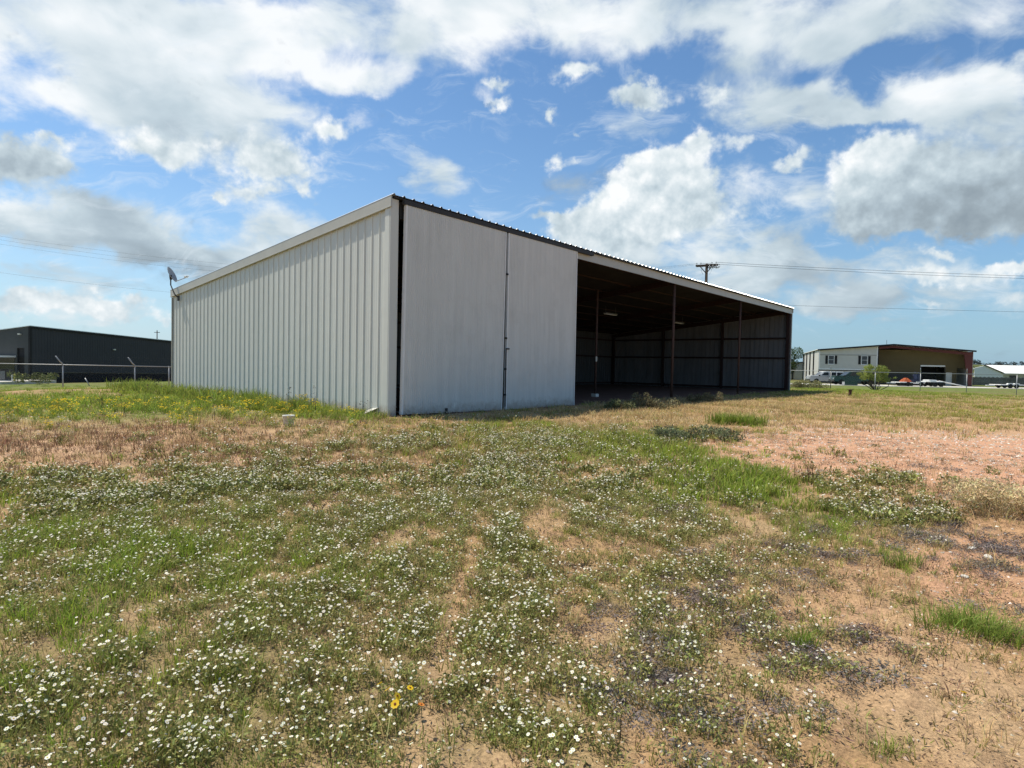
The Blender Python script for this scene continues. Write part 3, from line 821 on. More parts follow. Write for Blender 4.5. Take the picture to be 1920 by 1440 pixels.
def build_barn_fittings():
    # two tube light fixtures under the roof
    for (u, v, lab) in ((19.4, 5.7, 'nearer dusty white tube light under the dark shed roof'), (27.2, 5.4, 'farther small tube light under the shed roof behind a column')):
        p = barn_pt(u, v, roofz(v) - .52)
        t = thing('tube_light', lab, 'light fixture', p, BYAW, 'tube lights in the shed')
        MB().box(-.62, .62, -.09, .09, .0, .05, bev=.01).build('housing', M['tube_light'], t)
        for s in (-.045, .045):
            MB().tube([(-.58, s, -.022), (.58, s, -.022)], .019, 10).build('tube', M['white_paint'], t, True)
        for x in (-.5, .5): MB().tube([(x, 0, .051), (x, 0, .42)], .006, 5).build('hanger', M['wire'], t)
    # satellite dish at the far top corner of the long wall
    t = thing('satellite_dish', 'grey satellite dish on a bent pipe at the rear roof corner', 'satellite dish', barn_pt(-.09, BDEP - .75, roofz(BDEP - .75) - .42), BYAW)
    MB().tube([(-.02, 0, 0), (-.07, .02, .02), (-.12, .10, .12), (-.14, .34, .40), (-.14, .40, .46), (-.14, .40, .68)], .024, 8).build('mast', M['dark_gap'], t, True)
    MB().box(-.035, .0, -.07, .07, -.14, .05, bev=.006).build('foot_plate', M['dark_gap'], t)
    # concave reflector facing the sky, seen nearly edge-on
    wd = Vector((.89, .12, .42)).normalized()               # aims to the right of the photo, seen nearly edge-on
    ax = Matrix.Rotation(-BYAW, 3, 'Z') @ wd
    side = ax.cross(Vector((0, 0, 1))).normalized(); dn = ax.cross(side).normalized()
    if dn.z > 0: dn = -dn
    q = Matrix((side, ax.cross(side), ax)).transposed().to_4x4()
    c = Vector((-.14, .40, .84))
    mtx = Matrix.Translation(c) @ q
    prof = [(.0001, 0)] + [(.29 * k / 7, .06 * (k / 7) ** 2) for k in range(1, 8)] + [(.30, .064), (.29, .05)] + [(.29 * k / 7, .06 * (k / 7) ** 2 - .014) for k in range(6, 0, -1)] + [(.0001, -.014)]
    MB().lathe(prof, 28, mtx).build('reflector', M['dish'], t, True)
    MB().tube([Vector((-.14, .40, .66)), c - ax * .05 + dn * .12, c - ax * .012], [.04, .05, .05], 8).build('mount_bracket', M['dark_gap'], t, True)
    arm0 = c + dn * .29 + ax * .05; tip = c + ax * .52 + dn * .30
    MB().tube([c - ax * .03 + dn * .1, arm0, tip], .016, 6).build('feed_arm', M['galv'], t, True)
    MB().tube([tip, tip - ax * .10 - dn * .05], [.04, .035], 10).tube([tip + side * .10, tip - side * .10 - dn * .05], .034, 8).build('feed_horn', M['plastic'], t, True)
    # crumpled flashing lying at the foot of the corner
    x, y = ground_at(716, 778)
    t = MB()
    rnd = random.Random(4)
    pts = [(-.42, -.05, .06), (-.20, -.02, .15), (.0, .02, .24), (.16, .0, .15), (.36, .05, .20)]
    for (a, b) in zip(pts, pts[1:]):
        for dz in (0, -.008):
            t.quad((a[0], a[1] - .14, a[2] + dz), (b[0], b[1] - .15, b[2] + dz), (b[0], b[1] + .15, b[2] + dz + .02), (a[0], a[1] + .14, a[2] + dz + .02))
    t.tube([(-.5, -.1, .03), (.2, .06, .10), (.55, .12, .03)], .02, 6)
    o = t.build('bent_flashing', M['wall_paint'], None)
    o.location = (x, y, gz1(x, y)); o.rotation_euler = (0, 0, .3)
    tag(o, 'bent piece of pale metal flashing lying at the shed corner', 'scrap metal')
    # white bucket in the weeds
    x, y = ground_at(541, 798)
    t = thing('bucket', 'dirty white plastic bucket standing in weeds before the long wall', 'bucket', (x, y, gz1(x, y) - .02), .4)
    t.scale = (.78, .78, .78)
    MB().lathe([(.002, 0), (.115, 0), (.125, .03), (.14, .26), (.152, .262), (.152, .29), (.142, .292), (.13, .28), (.12, .05), (.002, .045)], 24).build('body', M['plastic'], t, True)
    MB().tube([(.152, 0, .27)] + [(.152 * math.cos(a), -.16 * math.sin(a), .27 - .13 * math.sin(a)) for a in (.4, .8, 1.2, 1.57, 1.95, 2.35, 2.75)] + [(-.152, 0, .27)], .004, 5).build('handle', M['wire'], t)


build_barn_fittings()

# ------------------------------------------------------------------ leafy crowns
def leaf_cloud(centres, radii, n, size, col, rng, var=0.3, flat=1.0, droop=0.0):
    """many small leaf faces filling a set of uneven clumps"""
    centres = np.asarray(centres, float); radii = np.asarray(radii, float)
    w = radii ** 2.2; k = rng.choice(len(centres), n, p=w / w.sum())
    d = rng.normal(size=(n, 3)); d /= np.linalg.norm(d, axis=1)[:, None]
    rr = radii[k] * rng.uniform(.25, 1.08, n) ** .55
    p = centres[k] + d * rr[:, None] * np.array([1, 1, flat])
    a = rng.normal(size=(n, 3)); a /= np.linalg.norm(a, axis=1)[:, None]
    a[:, 2] -= droop; a /= np.linalg.norm(a, axis=1)[:, None]
    b = np.cross(a, rng.normal(size=(n, 3))); b /= np.linalg.norm(b, axis=1)[:, None]
    s = size * rng.uniform(.6, 1.4, n)[:, None]
    V = np.stack([p - a * s, p + b * s * .38, p + a * s, p - b * s * .38], 1).reshape(-1, 3)
    i = np.arange(n)[:, None] * 4
    F = np.concatenate([i + [0, 1, 2], i + [0, 2, 3]], 0)
    tint = np.asarray(col)[None] * (1 + rng.uniform(-var, var, (len(centres), 1)))[k] * (1 + rng.uniform(-var, var, (n, 1)))
    tint = tint * (1 + rng.uniform(-.12, .12, (n, 3)))
    return V, F, np.repeat(np.clip(tint, 0.004, .9), 4, axis=0)


def branches(mb, base, tips, r0, rng, mid=.45, wob=.15):
    for tp in tips:
        b, tp = Vector(base), Vector(tp)
        m1 = b.lerp(tp, mid) + Vector(rng.normal(size=3) * wob); m1.z = b.z + (tp.z - b.z) * (mid - .05)
        m2 = b.lerp(tp, .75) + Vector(rng.normal(size=3) * wob * .8)
        mb.tube([b, m1, m2, tp], [r0, r0 * .7, r0 * .45, r0 * .18], 6)


def shrub(name, label, cat, loc, centres, radii, n, size, col, seed, tips=None, r0=.03, var=.3, flat=1.0, group=None, droop=0.0, material='leaf', crown='crown', base=(0, 0, 0)):
    rng = np.random.default_rng(seed)
    t = thing(name, label, cat, loc, 0, group)
    V, F, C = leaf_cloud(centres, radii, n, size, col, rng, var, flat, droop)
    tri_mesh(crown, V, F, C, M[material], t)
    mb = MB()
    branches(mb, base, tips if tips is not None else [tuple(c) for c in centres], r0, rng)
    mb.build('trunk' if 'tree' in name else 'stems', M['bark'], t)
    return t


def on_ground(px, py, dz=0.0):
    x, y = ground_at(px, py)
    return (x, y, gz1(x, y) + dz)


def at_px(px, Y, dz=0.0):
    """ground point in photo column px at distance Y"""
    x = ray(px, 722); x = x[0] / x[1] * Y
    return (float(x), Y, gz1(x, Y) + dz)


# ------------------------------------------------------------------ fences of pipe and chain link
def fence(name, label, Y, posts, rail_py, py_base, rail_px, arms, end_px, seed, slope=0.0):
    t = thing(name, label, 'fence', (0, 0, 0))
    xs = [at_px(p, Y) for p in posts]
    zr = at_depth(rail_px, rail_py, Y).z
    mb = MB(); x0, x1 = at_px(end_px[0], Y)[0], at_px(end_px[1], Y)[0]
    mb.tube([(x0, Y, zr), ((x0 + x1) / 2, Y, zr - .01), (x1, Y, zr)], .021, 7)
    mb.build('top_rail', M['galv'], t, True)
    for k, (p, has) in enumerate(zip(xs, arms)):
        po = MB().tube([(p[0], Y + .035, p[2] - .15), (p[0], Y + .035, zr + .03)], .030, 8).build('fence_post', M['galv'], t, True)
        if has:
            MB().tube([(p[0], Y + .035, zr + .03), (p[0] - .07, Y - .05, zr + .14), (p[0] - .19, Y - .20, zr + .42)], [.032, .03, .026], 7).build('barb_arm', M['galv'], po, True)
    bw = MB()
    for f in (.35, .68, 1.0):
        bw.tube([(x0, Y + .035 - .235 * f, zr + .03 + .37 * f), (x1, Y + .035 - .235 * f, zr + .03 + .37 * f)], .0004, 3)
    o = bw.build('barbed_wire', M['cable'], t); o['kind'] = 'stuff'
    # woven mesh: two sets of slanting wires
    mw = MB(); step = .075
    n = int((x1 - x0) / step)
    for k in range(n):
        xa = x0 + k * step
        zb = gz1(xa, Y) + .04; h = zr - zb
        for s in (1, -1):
            a = Vector((xa, Y - .03, zb)); b = Vector((xa + s * h * .9, Y - .03, zr - .02))
            dx = Vector((.0005, 0, -s * .0005))
            mw.quad(a - dx, a + dx, b + dx, b - dx)
    o = mw.build('wire_mesh', M['wire'], t); o['kind'] = 'stuff'
    return t


fence('chain_link_fence', 'galvanised chain link fence with slanted barb arms before the charcoal warehouse', 30.0, [-155, -20, 117, 252, 316], 683.6, 745, 117, [1, 1, 1, 1, 0], (-260, 336), 1)
fence('chain_link_fence', 'galvanised chain link fence with slanted barb arms in the field right of the shed', 52.0, [1475, 1558, 1641, 1726, 1813, 1907, 2001], 697.6, 737, 1640, [1, 1, 1, 1, 1, 0, 1], (1440, 2080), 2)


# ------------------------------------------------------------------ charcoal warehouse on the left
def build_warehouse():
    rz = math.atan2(.985, .175)
    t = thing('warehouse', 'long charcoal metal warehouse with black base band on the left', 'warehouse', (-45.4, 57.0, 0), rz)
    zt = lambda x, y: 4.34 - .034 * x - .12 * y
    L, D, zb = 34.0, 15.0, -2.0
    mb = MB()
    mb.prism([(0, .02), (L, -.55), (L, zt(L, 0)), (0, zt(0, 0))], 'y', 0, .15)
    mb.build('long_wall', M['charcoal'], t)
    n = int(L / .3)
    rb = MB()
    for k in range(n):
        x = .3 + k * .3
        rb.box(x - .02, x + .02, -.012, -.001, .02 - .0168 * x, zt(x, 0) - .12)
    o = rb.build('wall_ribs', M['charcoal'], t); o['kind'] = 'stuff'
    MB().prism([(-.02, zb), (L, zb), (L, -.555), (-.02, .015)], 'y', -.04, .14).build('base_band', M['charcoal_dark'], t)
    # end wall with a doorway in it
    mb = MB()
    for y0, y1, za, tb in ((.152, .62, -1.2, None), (1.45, D, -1.2, None)):
        mb.prism([(y0, za), (y1, za), (y1, zt(0, y1)), (y0, zt(0, y0))], 'x', 0, .15)
    mb.prism([(.62, 2.30), (1.45, 2.30), (1.45, zt(0, 1.45)), (.62, zt(0, .62))], 'x', .002, .148)
    mb.build('end_wall', mat('charcoal_lit_tone', (.058, .062, .062), .55, 0, .3, vary=.1, scale=.9), t)  # paler copy of the charcoal: the sunnier side is put into the colour
    d = MB().box(.12, .16, .60, 1.47, -1.2, 2.32).build('door', M['black'], t)
    MB().box(.05, .12, 1.38, 1.41, .0, .16).build('handle', M['galv'], d)
    MB().box(-.05, .14, -.055, .13, zb, zt(0, 0) - .03).build('corner_trim', M['black'], t)
    mb = MB()
    P = lambda x, y, dz: (x, y, zt(x, y) + dz)
    for dz, flip in ((.08, 0), (.02, 1)):
        mb.quad(P(-.1, -.12, dz), P(L, -.12, dz), P(L, D, dz), P(-.1, D, dz))
    mb.quad(P(-.1, -.12, .02), P(L, -.12, .02), P(L, -.12, .08), P(-.1, -.12, .08)); mb.quad(P(-.1, -.12, .02), P(-.1, D, .02), P(-.1, D, .08), P(-.1, -.12, .08))
    mb.build('roof', M['roof_steel'], t)
    MB().prism([(-.1, zt(-.1, 0) - .16), (L, zt(L, 0) - .16), (L, zt(L, 0) + .0), (-.1, zt(-.1, 0) + .0)], 'y', -.10, -.02).build('eave_gutter', M['black'], t)
    MB().box(-2.2, 0, 1.56, 6.2, 1.40, 1.56).build('canopy', M['white_paint'], t)
    MB().box(-.03, .0, 1.7, 6.0, -1.0, 1.35).build('storefront', M['glass'], t)
    for loc, nm in (((9.56, -.1, 2.44), 0), ((-.1, 1.07, 3.60), 1)):
        x, y, z = loc
        w = MB()
        if nm == 0: w.box(x - .16, x + .16, y - .08, y + .085, z - .06, z + .07, bev=.02)
        else: w.box(x - .08, x + .095, y - .16, y + .16, z - .06, z + .07, bev=.02)
        w.build('wall_light', M['plastic'], t)
    # white paved edge before the entrance
    x0 = at_px(-140, 52); x1 = at_px(40, 52)
    o = MB().box(x0[0], x1[0], 50, 56, x0[2] - .6, x1[2] + .27).build('concrete_apron', M['concrete'])
    tag(o, 'pale concrete apron at the warehouse entrance', None, kind='structure')
    top = x1[2] + .27
    for px, lab in ((27.5, 'yellow bollard farther from the door, left one of the pair'), (42.5, 'yellow bollard nearer the dark doorway, right one of the pair')):
        p = at_depth(px, 706, 51.5)
        t2 = thing('bollard', lab, 'bollard', (p.x, 51.5, top), 0, 'yellow bollards')
        MB().lathe([(.08, 0), (.08, .02), (.072, .03), (.072, .58), (.055, .63), (.001, .65)], 14).build('post', M['yellow'], t2, True)
        MB().box(-.11, .11, -.11, .11, 0, .018).build('base_plate', M['dark_gap'], t2)
    p = at_depth(23, 706, 51.3)
    t2 = thing('utility_stub', 'short white pipe standing left of the yellow bollards', 'pipe', (p.x, 51.3, top))
    MB().tube([(0, 0, 0), (0, 0, .48)], .05, 10).lathe([(.06, .48), (.06, .53), (.001, .55)], 10).build('pipe', M['white_paint'], t2, True)
    p = at_depth(9, 700, 52.5)
    t2 = thing('condenser_unit', 'boxy dark grey air conditioning unit under the white canopy', 'air conditioner', (p.x, 52.5, top))
    MB().box(-.42, .42, -.4, .4, .08, .95, bev=.03).build('case', M['dark_gap'], t2)
    mb = MB()
    for k in range(9): mb.box(-.36, .36, -.42, -.401, .16 + k * .08, .19 + k * .08)
    o = mb.build('louvres', M['galv'], t2); o['kind'] = 'stuff'
    MB().lathe([(.30, .95), (.30, .99), (.26, .99), (.26, .951)], 18).build('fan_guard', M['black'], t2)
    MB().box(-.5, .5, -.48, .48, 0, .08).build('pad', M['concrete'], t2)


build_warehouse()
# a leaning white stake in the grass beyond the fence
p = at_px(164, 40)
o = MB().tube([(-.16, 0, .40), (0, 0, .12), (.14, 0, -.12)], .03, 6).build('leaning_stake', M['galv'], None, True)
o.location = (p[0], 40, at_depth(164, 716, 40).z - .15)
tag(o, 'short white stake leaning in the grass before the warehouse', 'stake')


# ------------------------------------------------------------------ utility poles and lines
def utility_pole(label, loc, H, r, arm_rz, group, cross=True, seed=0):
    t = thing('utility_pole', label, 'utility pole', loc, arm_rz, group)
    MB().tube([(0, 0, -1), (0, 0, H * .5), (0, 0, H)], [r * 1.25, r * 1.08, r * .9], 12).build('pole', M['wood_pole'], t, True)
    if not cross:
        MB().box(-.5, .5, -.05, .05, H - .45, H - .35).build('crossarm', M['wood_pole'], t)
        return t
    for dy in (-.24, .24):
        MB().box(-1.45, 1.45, dy - .075, dy + .075, H - .32, H - .10).build('crossarm', M['wood_pole'], t)
    for s in (-1, 1):
        MB().tube([(s * .95, -.31, H - .2), (0, -.2, H - 1.35)], .065, 5).build('brace', M['wood_pole'], t)
    for x in (-1.3, -.75, .75, 1.3):
        MB().lathe([(.02, H - .10), (.02, H + .02), (.07, H + .03), (.05, H + .08), (.075, H + .12), (.04, H + .2), (.001, H + .22)], 10, Matrix.Translation((x, -.24, 0))).build('insulator', M['ceramic'], t, True)
    # loops of jumper wire and cut-outs on one side
    rng = random.Random(seed)
    for k in range(7):
        x0 = .25 + k * .22; mb = MB(); rr = rng.uniform(.16, .30)
        cx, cz = x0, H - .30 - rng.uniform(0, .25)
        mb.tube([(cx + rr * math.cos(a), -.3 + .12 * math.sin(3 * a + k), cz + rr * .9 * math.sin(a)) for a in np.linspace(.6, 6.2, 14)], .036, 5)
        mb.build('jumper_wire', M['cable'], t)
    for x in (.45, .9, 1.35):
        MB().tube([(x, -.36, H - .75), (x + .03, -.38, H - .25)], [.05, .06], 8).build('fuse_cutout', M['ceramic'], t, True)
    for s, x in ((1, .5), (-1, -.45)):
        MB().tube([(x, -.32, H - .3), (x * 1.5, -.3, H - .9), (x * .9, -.2, H - 1.5)], .016, 4).build('jumper_wire', M['cable'], t)
    return t


PX, PY_, PZ = 26.83, 85.0, 16.15
g0 = gz1(PX, PY_)
utility_pole('tall wooden utility pole with double crossarm and wire loops rising behind the shed roof', (PX, PY_, g0), PZ - g0 + .15, .20, -.50, 'utility poles', True, 3)
utility_pole('wooden utility pole at the left end of the power line', (-76.9, 60.0, -1.0), 17.2 + 1.0, .16, -.3, 'utility poles', True, 5)
p = at_depth(294.5, 630, 118)
utility_pole('thin distant utility pole poking above the charcoal warehouse roof', (p.x, 118, p.z - 8.2), 9.3, .09, .2, 'utility poles', False)


def wire(label, a, b, sag, group, r=.007):
    a, b = Vector(a), Vector(b)
    pts = []
    for k in range(33):
        q = k / 32; pnt = a.lerp(b, q); pnt.z -= 4 * sag * q * (1 - q); pts.append(pnt)
    o = MB().tube(pts, r, 5).build('power_line', M['cable'], None, True)
    tag(o, label, 'power line', group)


wl = 'power lines across the sky'
c_, s_ = math.cos(-.5), math.sin(-.5)
arm = lambda x: (PX + c_ * x, PY_ + s_ * x, PZ + .30)
ca, sa = math.cos(-.3), math.sin(-.3)
armL = lambda x: (-76.9 + ca * x, 60 + sa * x, 17.3)
wire('topmost of the thin wires crossing the clouds left of the shed', armL(1.3), arm(-1.3), 4.4, wl)
wire('second thin wire from the top crossing the clouds left of the shed', armL(.75), arm(-.75), 4.9, wl)
wire('third thin wire from the top crossing the clouds left of the shed', armL(-1.3), arm(.75), 5.3, wl)
wire('lowest faint wire crossing the clouds left of the shed', (-76.9, 60, 13.6), (PX, PY_, PZ - 3.4), 4.5, wl)
qa, qb = at_depth(2300, 527, 82), at_depth(2300, 592, 82)
wire('upper wire running right from the pole behind the shed', arm(1.3), qa, .35, wl, .02)
wire('middle wire running right just under the upper one', arm(-.75), (qa.x + .6, qa.y - .8, qa.z - .32), .5, wl, .02)
wire('lowest faint wire running right above the white building', (PX, PY_, PZ - 5.2), qb, .2, wl, .016)


# ------------------------------------------------------------------ two-storey building on the right
def build_shop():
    A = (48.0, 95.0); rz = R(-21)
    zb = -.32
    t = thing('workshop_building', 'cream two storey metal building with open tan bay and dark red corner on the right', 'building', (A[0], A[1], 0), rz)
    W, D, e, pk = 20.0, 28.0, 5.03, 5.9
    rz_ = lambda x: e + (pk - e) * (1 - abs(x - W / 2) / (W / 2))
    # upper floor siding with lap lines
    mb = MB()
    z = 2.1
    mb.prism([(0, 2.1), (8, 2.1), (8, rz_(8) - .05), (0, e - .05)], 'y', 0, .2)
    k = 0
    while z < 5.3:
        z1 = z + .2
        xe = 8.0; x0 = 0.0
        if z1 < e - .1 or True:
            x0 = 0 if z1 < e - .1 else max(0, (z1 + .1 - e) / (pk - e) * W / 2)
            if x0 < 7.6: mb.prism([(-.012, z + .004), (-.026, z + .004), (-.012, z1 - .004)], 'x', x0 + .12, xe - .12)
        z = z1
    mb.build('siding', M['siding'], t)
    MB().box(-.03, 8.03, -.055, -.028, 4.20, 4.32).build('band_board', mat('band_board', (.33, .32, .29), .6, vary=.05), t)
    MB().box(-.05, 8.05, -.07, -.03, 1.93, 2.12).build('skirt_board', M['white_paint'], t)
    for x in (.0, 7.86):
        MB().box(x, x + .14, -.06, -.028, 2.13, (e if x < 1 else rz_(7.9)) - .12).build('corner_board', M['white_paint'], t)
    return t, A, rz, rz_, W, D, e, pk, zb


def shop_rest(t, A, rz, rz_, W, D, e, pk, zb):
    for x0, x1 in ((1.37, 2.08), (5.89, 6.61)):
        f = MB(); z0, z1 = 2.86, 4.12
        f.box(x0 - .06, x0, -.09, -.03, z0 - .06, z1 + .06).box(x1, x1 + .06, -.09, -.03, z0 - .06, z1 + .06)
        f.box(x0, x1, -.09, -.03, z0 - .06, z0).box(x0, x1, -.09, -.03, z1, z1 + .06).box(x0, x1, -.075, -.03, (z0 + z1) / 2 - .02, (z0 + z1) / 2 + .02)
        fo = f.build('window', M['white_paint'], t)
        MB().box(x0, x1, -.05, -.035, z0, z1).build('pane', M['glass'], fo)
        MB().box(x0 - .12, x1 + .12, -.12, -.03, z0 - .12, z0 - .062).build('sill', M['white_paint'], fo)
        for a, b in ((x0 - .46, x0 - .14), (x1 + .14, x1 + .46)):
            s = MB().box(a, b, -.075, -.03, z0 - .02, z1 + .02)
            for k in range(9): s.box(a + .04, b - .04, -.088, -.0755, z0 + .08 + k * .13, z0 + .14 + k * .13)
            s.build('shutter', M['black'], t)
    # shaded lower floor set back under the upper one
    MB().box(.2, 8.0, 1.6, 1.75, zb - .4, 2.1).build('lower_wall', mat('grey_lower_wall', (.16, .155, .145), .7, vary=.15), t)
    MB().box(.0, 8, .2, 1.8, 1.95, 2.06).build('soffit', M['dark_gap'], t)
    for x in (.1, 2.7, 5.3):
        MB().box(x - .08, x + .08, .05, .2, zb - .4, 1.93).build('porch_post', M['dark_gap'], t)
    d = MB().box(3.2, 4.15, 1.55, 1.598, zb - .2, 1.75).build('door', M['dark_gap'], t)
    MB().box(4.0, 4.05, 1.50, 1.549, .7, .82).build('handle', M['galv'], d)
    # long white side wall with dark downpipes
    pr = rib_profile(D - .2, .3048, .032, .03, .09)
    sheet(pr, lambda a, o, q: (-.02 - o, .2 + a, zb - .5 + q * (e - .08 - zb + .5))).build('side_wall', mat('side_panel', (.56, .555, .53), .5, vary=.05, streak=True), t)
    for y in (6.5, 12.5, 18.5, 25.5):
        MB().box(-.22, -.06, y - .16, y + .16, zb - .3, e - .1).build('downpipe', M['black'], t)
    MB().box(W - .04, W + .1, .2, D, zb - .5, e - .1).build('side_wall', M['siding'], t)
    MB().prism([(0, zb - .5), (W, zb - .5), (W, e - .1), (W / 2, pk - .1), (0, e - .1)], 'y', D - .1, D).build('rear_wall', M['siding'], t)
    # roof
    for x0, x1, za, zc in ((-.25, W / 2, e - .02, pk), (W / 2, W + .25, pk, e - .02)):
        MB().prism([(x0, za + .02), (x1, zc + .02), (x1, zc + .10), (x0, za + .10)], 'y', -.45, D + .2).build('roof', M['white_roof'], t)
    for x0, x1, za, zc in ((-.27, W / 2, e - .02, pk), (W / 2, W + .27, pk, e - .02)):
        MB().prism([(x0, za - .14), (x1, zc - .14), (x1, zc + .085), (x0, za + .085)], 'y', -.50, -.452).build('rake_board', M['black'], t)
    MB().prism([(8.06, rz_(8) - .55), (W / 2, pk - .5), (W - .9, e - .55), (W - .9, e - .15), (W / 2, pk - .16), (8.06, rz_(8) - .18)], 'y', .0, .18).build('portal_beam', M['dark_red'], t)
    MB().prism([(W - .35, zb - .4), (W, zb - .4), (W, e - .12), (W - 1.05, e - .12), (W - 1.05, e - .6)], 'y', -.02, .22).build('portal_column', M['dark_red'], t)
    MB().box(7.97, 8.16, -.05, .3, zb - .3, rz_(8) - .2).build('bay_post', M['black'], t)
    # open bay: tan inner wall with a roller opening, doors
    yb = 2.5
    mb = MB()
    for a, b, z0, z1 in ((8.0, 14.2, zb - .4, 5.2), (14.2, 17.25, 2.75, 5.2), (17.25, 18.8, zb - .4, 5.2), (18.8, 19.95, 2.5, 4.95)):
        mb.box(a, b, yb, yb + .15, z0, z1)
    mb.build('inner_wall', M['tan_wall'], t)
    MB().box(8.0, 8.15, .25, yb, zb - .4, 5.4).build('inner_side_wall', M['tan_wall'], t)
    MB().box(14.15, 17.3, yb - .08, yb - .003, 2.70, 2.92).build('roller_box', M['white_paint'], t)
    for x in (14.1, 17.25): MB().box(x, x + .1, yb - .07, yb - .003, zb - .3, 2.69).build('roller_frame', M['dark_gap'], t)
    MB().box(14.2, 17.25, yb + 4, yb + 4.1, zb - .4, 4).build('dark_partition', M['black'], t)
    d = MB().box(17.45, 18.2, yb - .05, yb - .004, zb - .1, 1.85).build('door', M['plastic'], t)
    MB().box(18.05, 18.12, yb - .09, yb - .051, .75, .85).build('handle', M['galv'], d)
    MB().box(8.3, 14.0, 1.9, 2.45, zb - .3, 1.55).build('work_bench', M['dark_gap'], t)
    MB().box(0, W, 0, D, zb - .6, zb - .06).build('slab', M['concrete'], t)
    MB().tube([(9.4, 1.5, pk), (9.4, 1.5, pk + .75)], .03, 5).build('vent_pipe', M['dark_gap'], t)


_args = build_shop()
shop_rest(*_args)


def build_side_store():
    t = thing('storage_building', 'low white ribbed storage building with dark downpipes farther behind the workshop', 'building', (62.0, 124.0, 0), R(-21))
    h0, h1 = 2.9, 4.3
    pr = rib_profile(15, .3048, .03, .03, .09)
    zb = -.9
    sheet([(a, o) for a, o in pr], lambda a, o, q: (-8 + a, -o, zb + q * (h0 + (h1 - h0) * a / 15 - zb))).build('wall', mat('store_panel', (.50, .50, .48), .5, vary=.05), t)
    MB().box(-8.1, 7, .1, 12, zb, h0 - .3).build('rear_body', M['siding'], t)
    for x in (-6.5, -4.2, -1.9, .6): MB().box(x - .12, x + .12, -.2, -.045, zb, h0).build('downpipe', M['black'], t)
    MB().prism([(-8.3, h0 - .02), (7.3, h1 - .02), (7.3, h1 + .15), (-8.3, h0 + .15)], 'y', -.3, 12).build('roof', M['black'], t)


build_side_store()


def build_house():
    A = at_px(1822, 112); zb = -.3
    t = thing('white_roof_house', 'low house with broad white metal roof and white gable at the right edge', 'house', (A[0], 112, 0), R(-8))
    W = 26.0; ev, rg = 2.0, 3.42
    # gable end facing left-front, ridge running right
    MB().prism([(.4, zb - .3), (5.2, zb - .3), (5.2, ev - .05), (2.0, rg - .1), (-.4, 2.6), (.4, 2.6)], 'y', .0, .2).build('gable_wall', M['white_paint'], t)
    MB().box(5.2, W, .6, .8, zb - .3, ev - .02).build('front_wall', M['siding'], t)
    MB().box(5.2, W, .81, 8, zb - .3, ev - .1).build('rear_body', M['siding'], t)
    mb = MB()
    mb.quad((5.0, -.4, ev), (W + .4, -.4, ev), (W + .4, 4.6, rg + .1), (1.2, 4.6, rg + .1))
    mb.quad((5.0, -.4, ev - .1), (W + .4, -.4, ev - .1), (W + .4, 4.6, rg), (1.2, 4.6, rg))
    mb.quad((5.0, -.4, ev - .1), (W + .4, -.4, ev - .1), (W + .4, -.4, ev), (5.0, -.4, ev))
    mb.quad((1.2, 4.6, rg + .1), (W + .4, 4.6, rg + .1), (W + .4, 9.2, ev), (1.2, 9.2, ev))
    mb.quad((1.9, -.2, rg + .05), (5.35, -.4, ev - .04), (5.0, -.4, ev), (1.2, 4.6, rg + .1))
    mb.build('roof', M['white_roof'], t)
    MB().prism([(1.8, rg - .02), (5.4, ev - .15), (5.4, ev + .0), (1.8, rg + .14)], 'y', -.25, -.1).build('rake_board', M['black'], t)
    pg = MB().prism([(12.6, ev - .28), (15.0, ev + .55), (17.4, ev - .28)], 'y', -1.4, -.42).build('porch_gable', M['white_paint'], t)
    for s in (-1, 1):
        MB().prism([(15.0, ev + .56), (15.0 + s * 2.7, ev - .38), (15.0 + s * 2.7, ev - .22), (15.0, ev + .74)], 'y', -1.6, -.2).build('porch_rake', M['black'], pg)
    for x in (12.9, 17.1): MB().box(x - .1, x + .1, -1.3, -1.1, zb - .3, ev - .3).build('porch_post', M['white_paint'], t)
    MB().box(12.8, 17.2, .55, .598, zb, ev - .3).build('porch_door', M['black'], t)
    for x in (6.6, 9.6, 20):
        f = MB().box(x, x + 1.3, .54, .598, .5, 1.6).build('window', M['dark_gap'], t)
        MB().box(x + .08, x + 1.22, .52, .539, .58, 1.52).build('pane', M['glass'], f)


build_house()
# slatted fence before the house
q0, q1 = at_px(1795, 101), at_px(2080, 101)
t = thing('slat_fence', 'low weathered dark slat fence before the white roofed house', 'fence', (q0[0], 101, q0[2]))
mb = MB(); Lf = q1[0] - q0[0]
nb = int(Lf / .16)
for k in range(nb):
    hh = 1.42 + .05 * math.sin(k * 7.7)
    mb.box(k * .16, k * .16 + .13, 0, .025, .02, hh)
mb.box(0, Lf, .03, .07, .35, .45).box(0, Lf, .03, .07, 1.1, 1.2)
o = mb.build('slats', M['grey_slats'], t)
for k in range(10):
    MB().box(k * Lf / 9.0 - .06, k * Lf / 9.0 + .06, .075, .19, -.2, 1.38).build('post', M['grey_slats'], t)

# pale yard strip before the buildings
pts = []
a0, a1 = at_px(1470, 80), at_px(2150, 80)
mb = MB()
mb.box(a0[0], a1[0], 79.0, 88.0, -.9, max(a0[2], a1[2]) + .02)
o = mb.build('yard_pavement', M['concrete']); tag(o, 'pale paved yard before the workshop', None, kind='structure')
YARD = max(a0[2], a1[2]) + .02


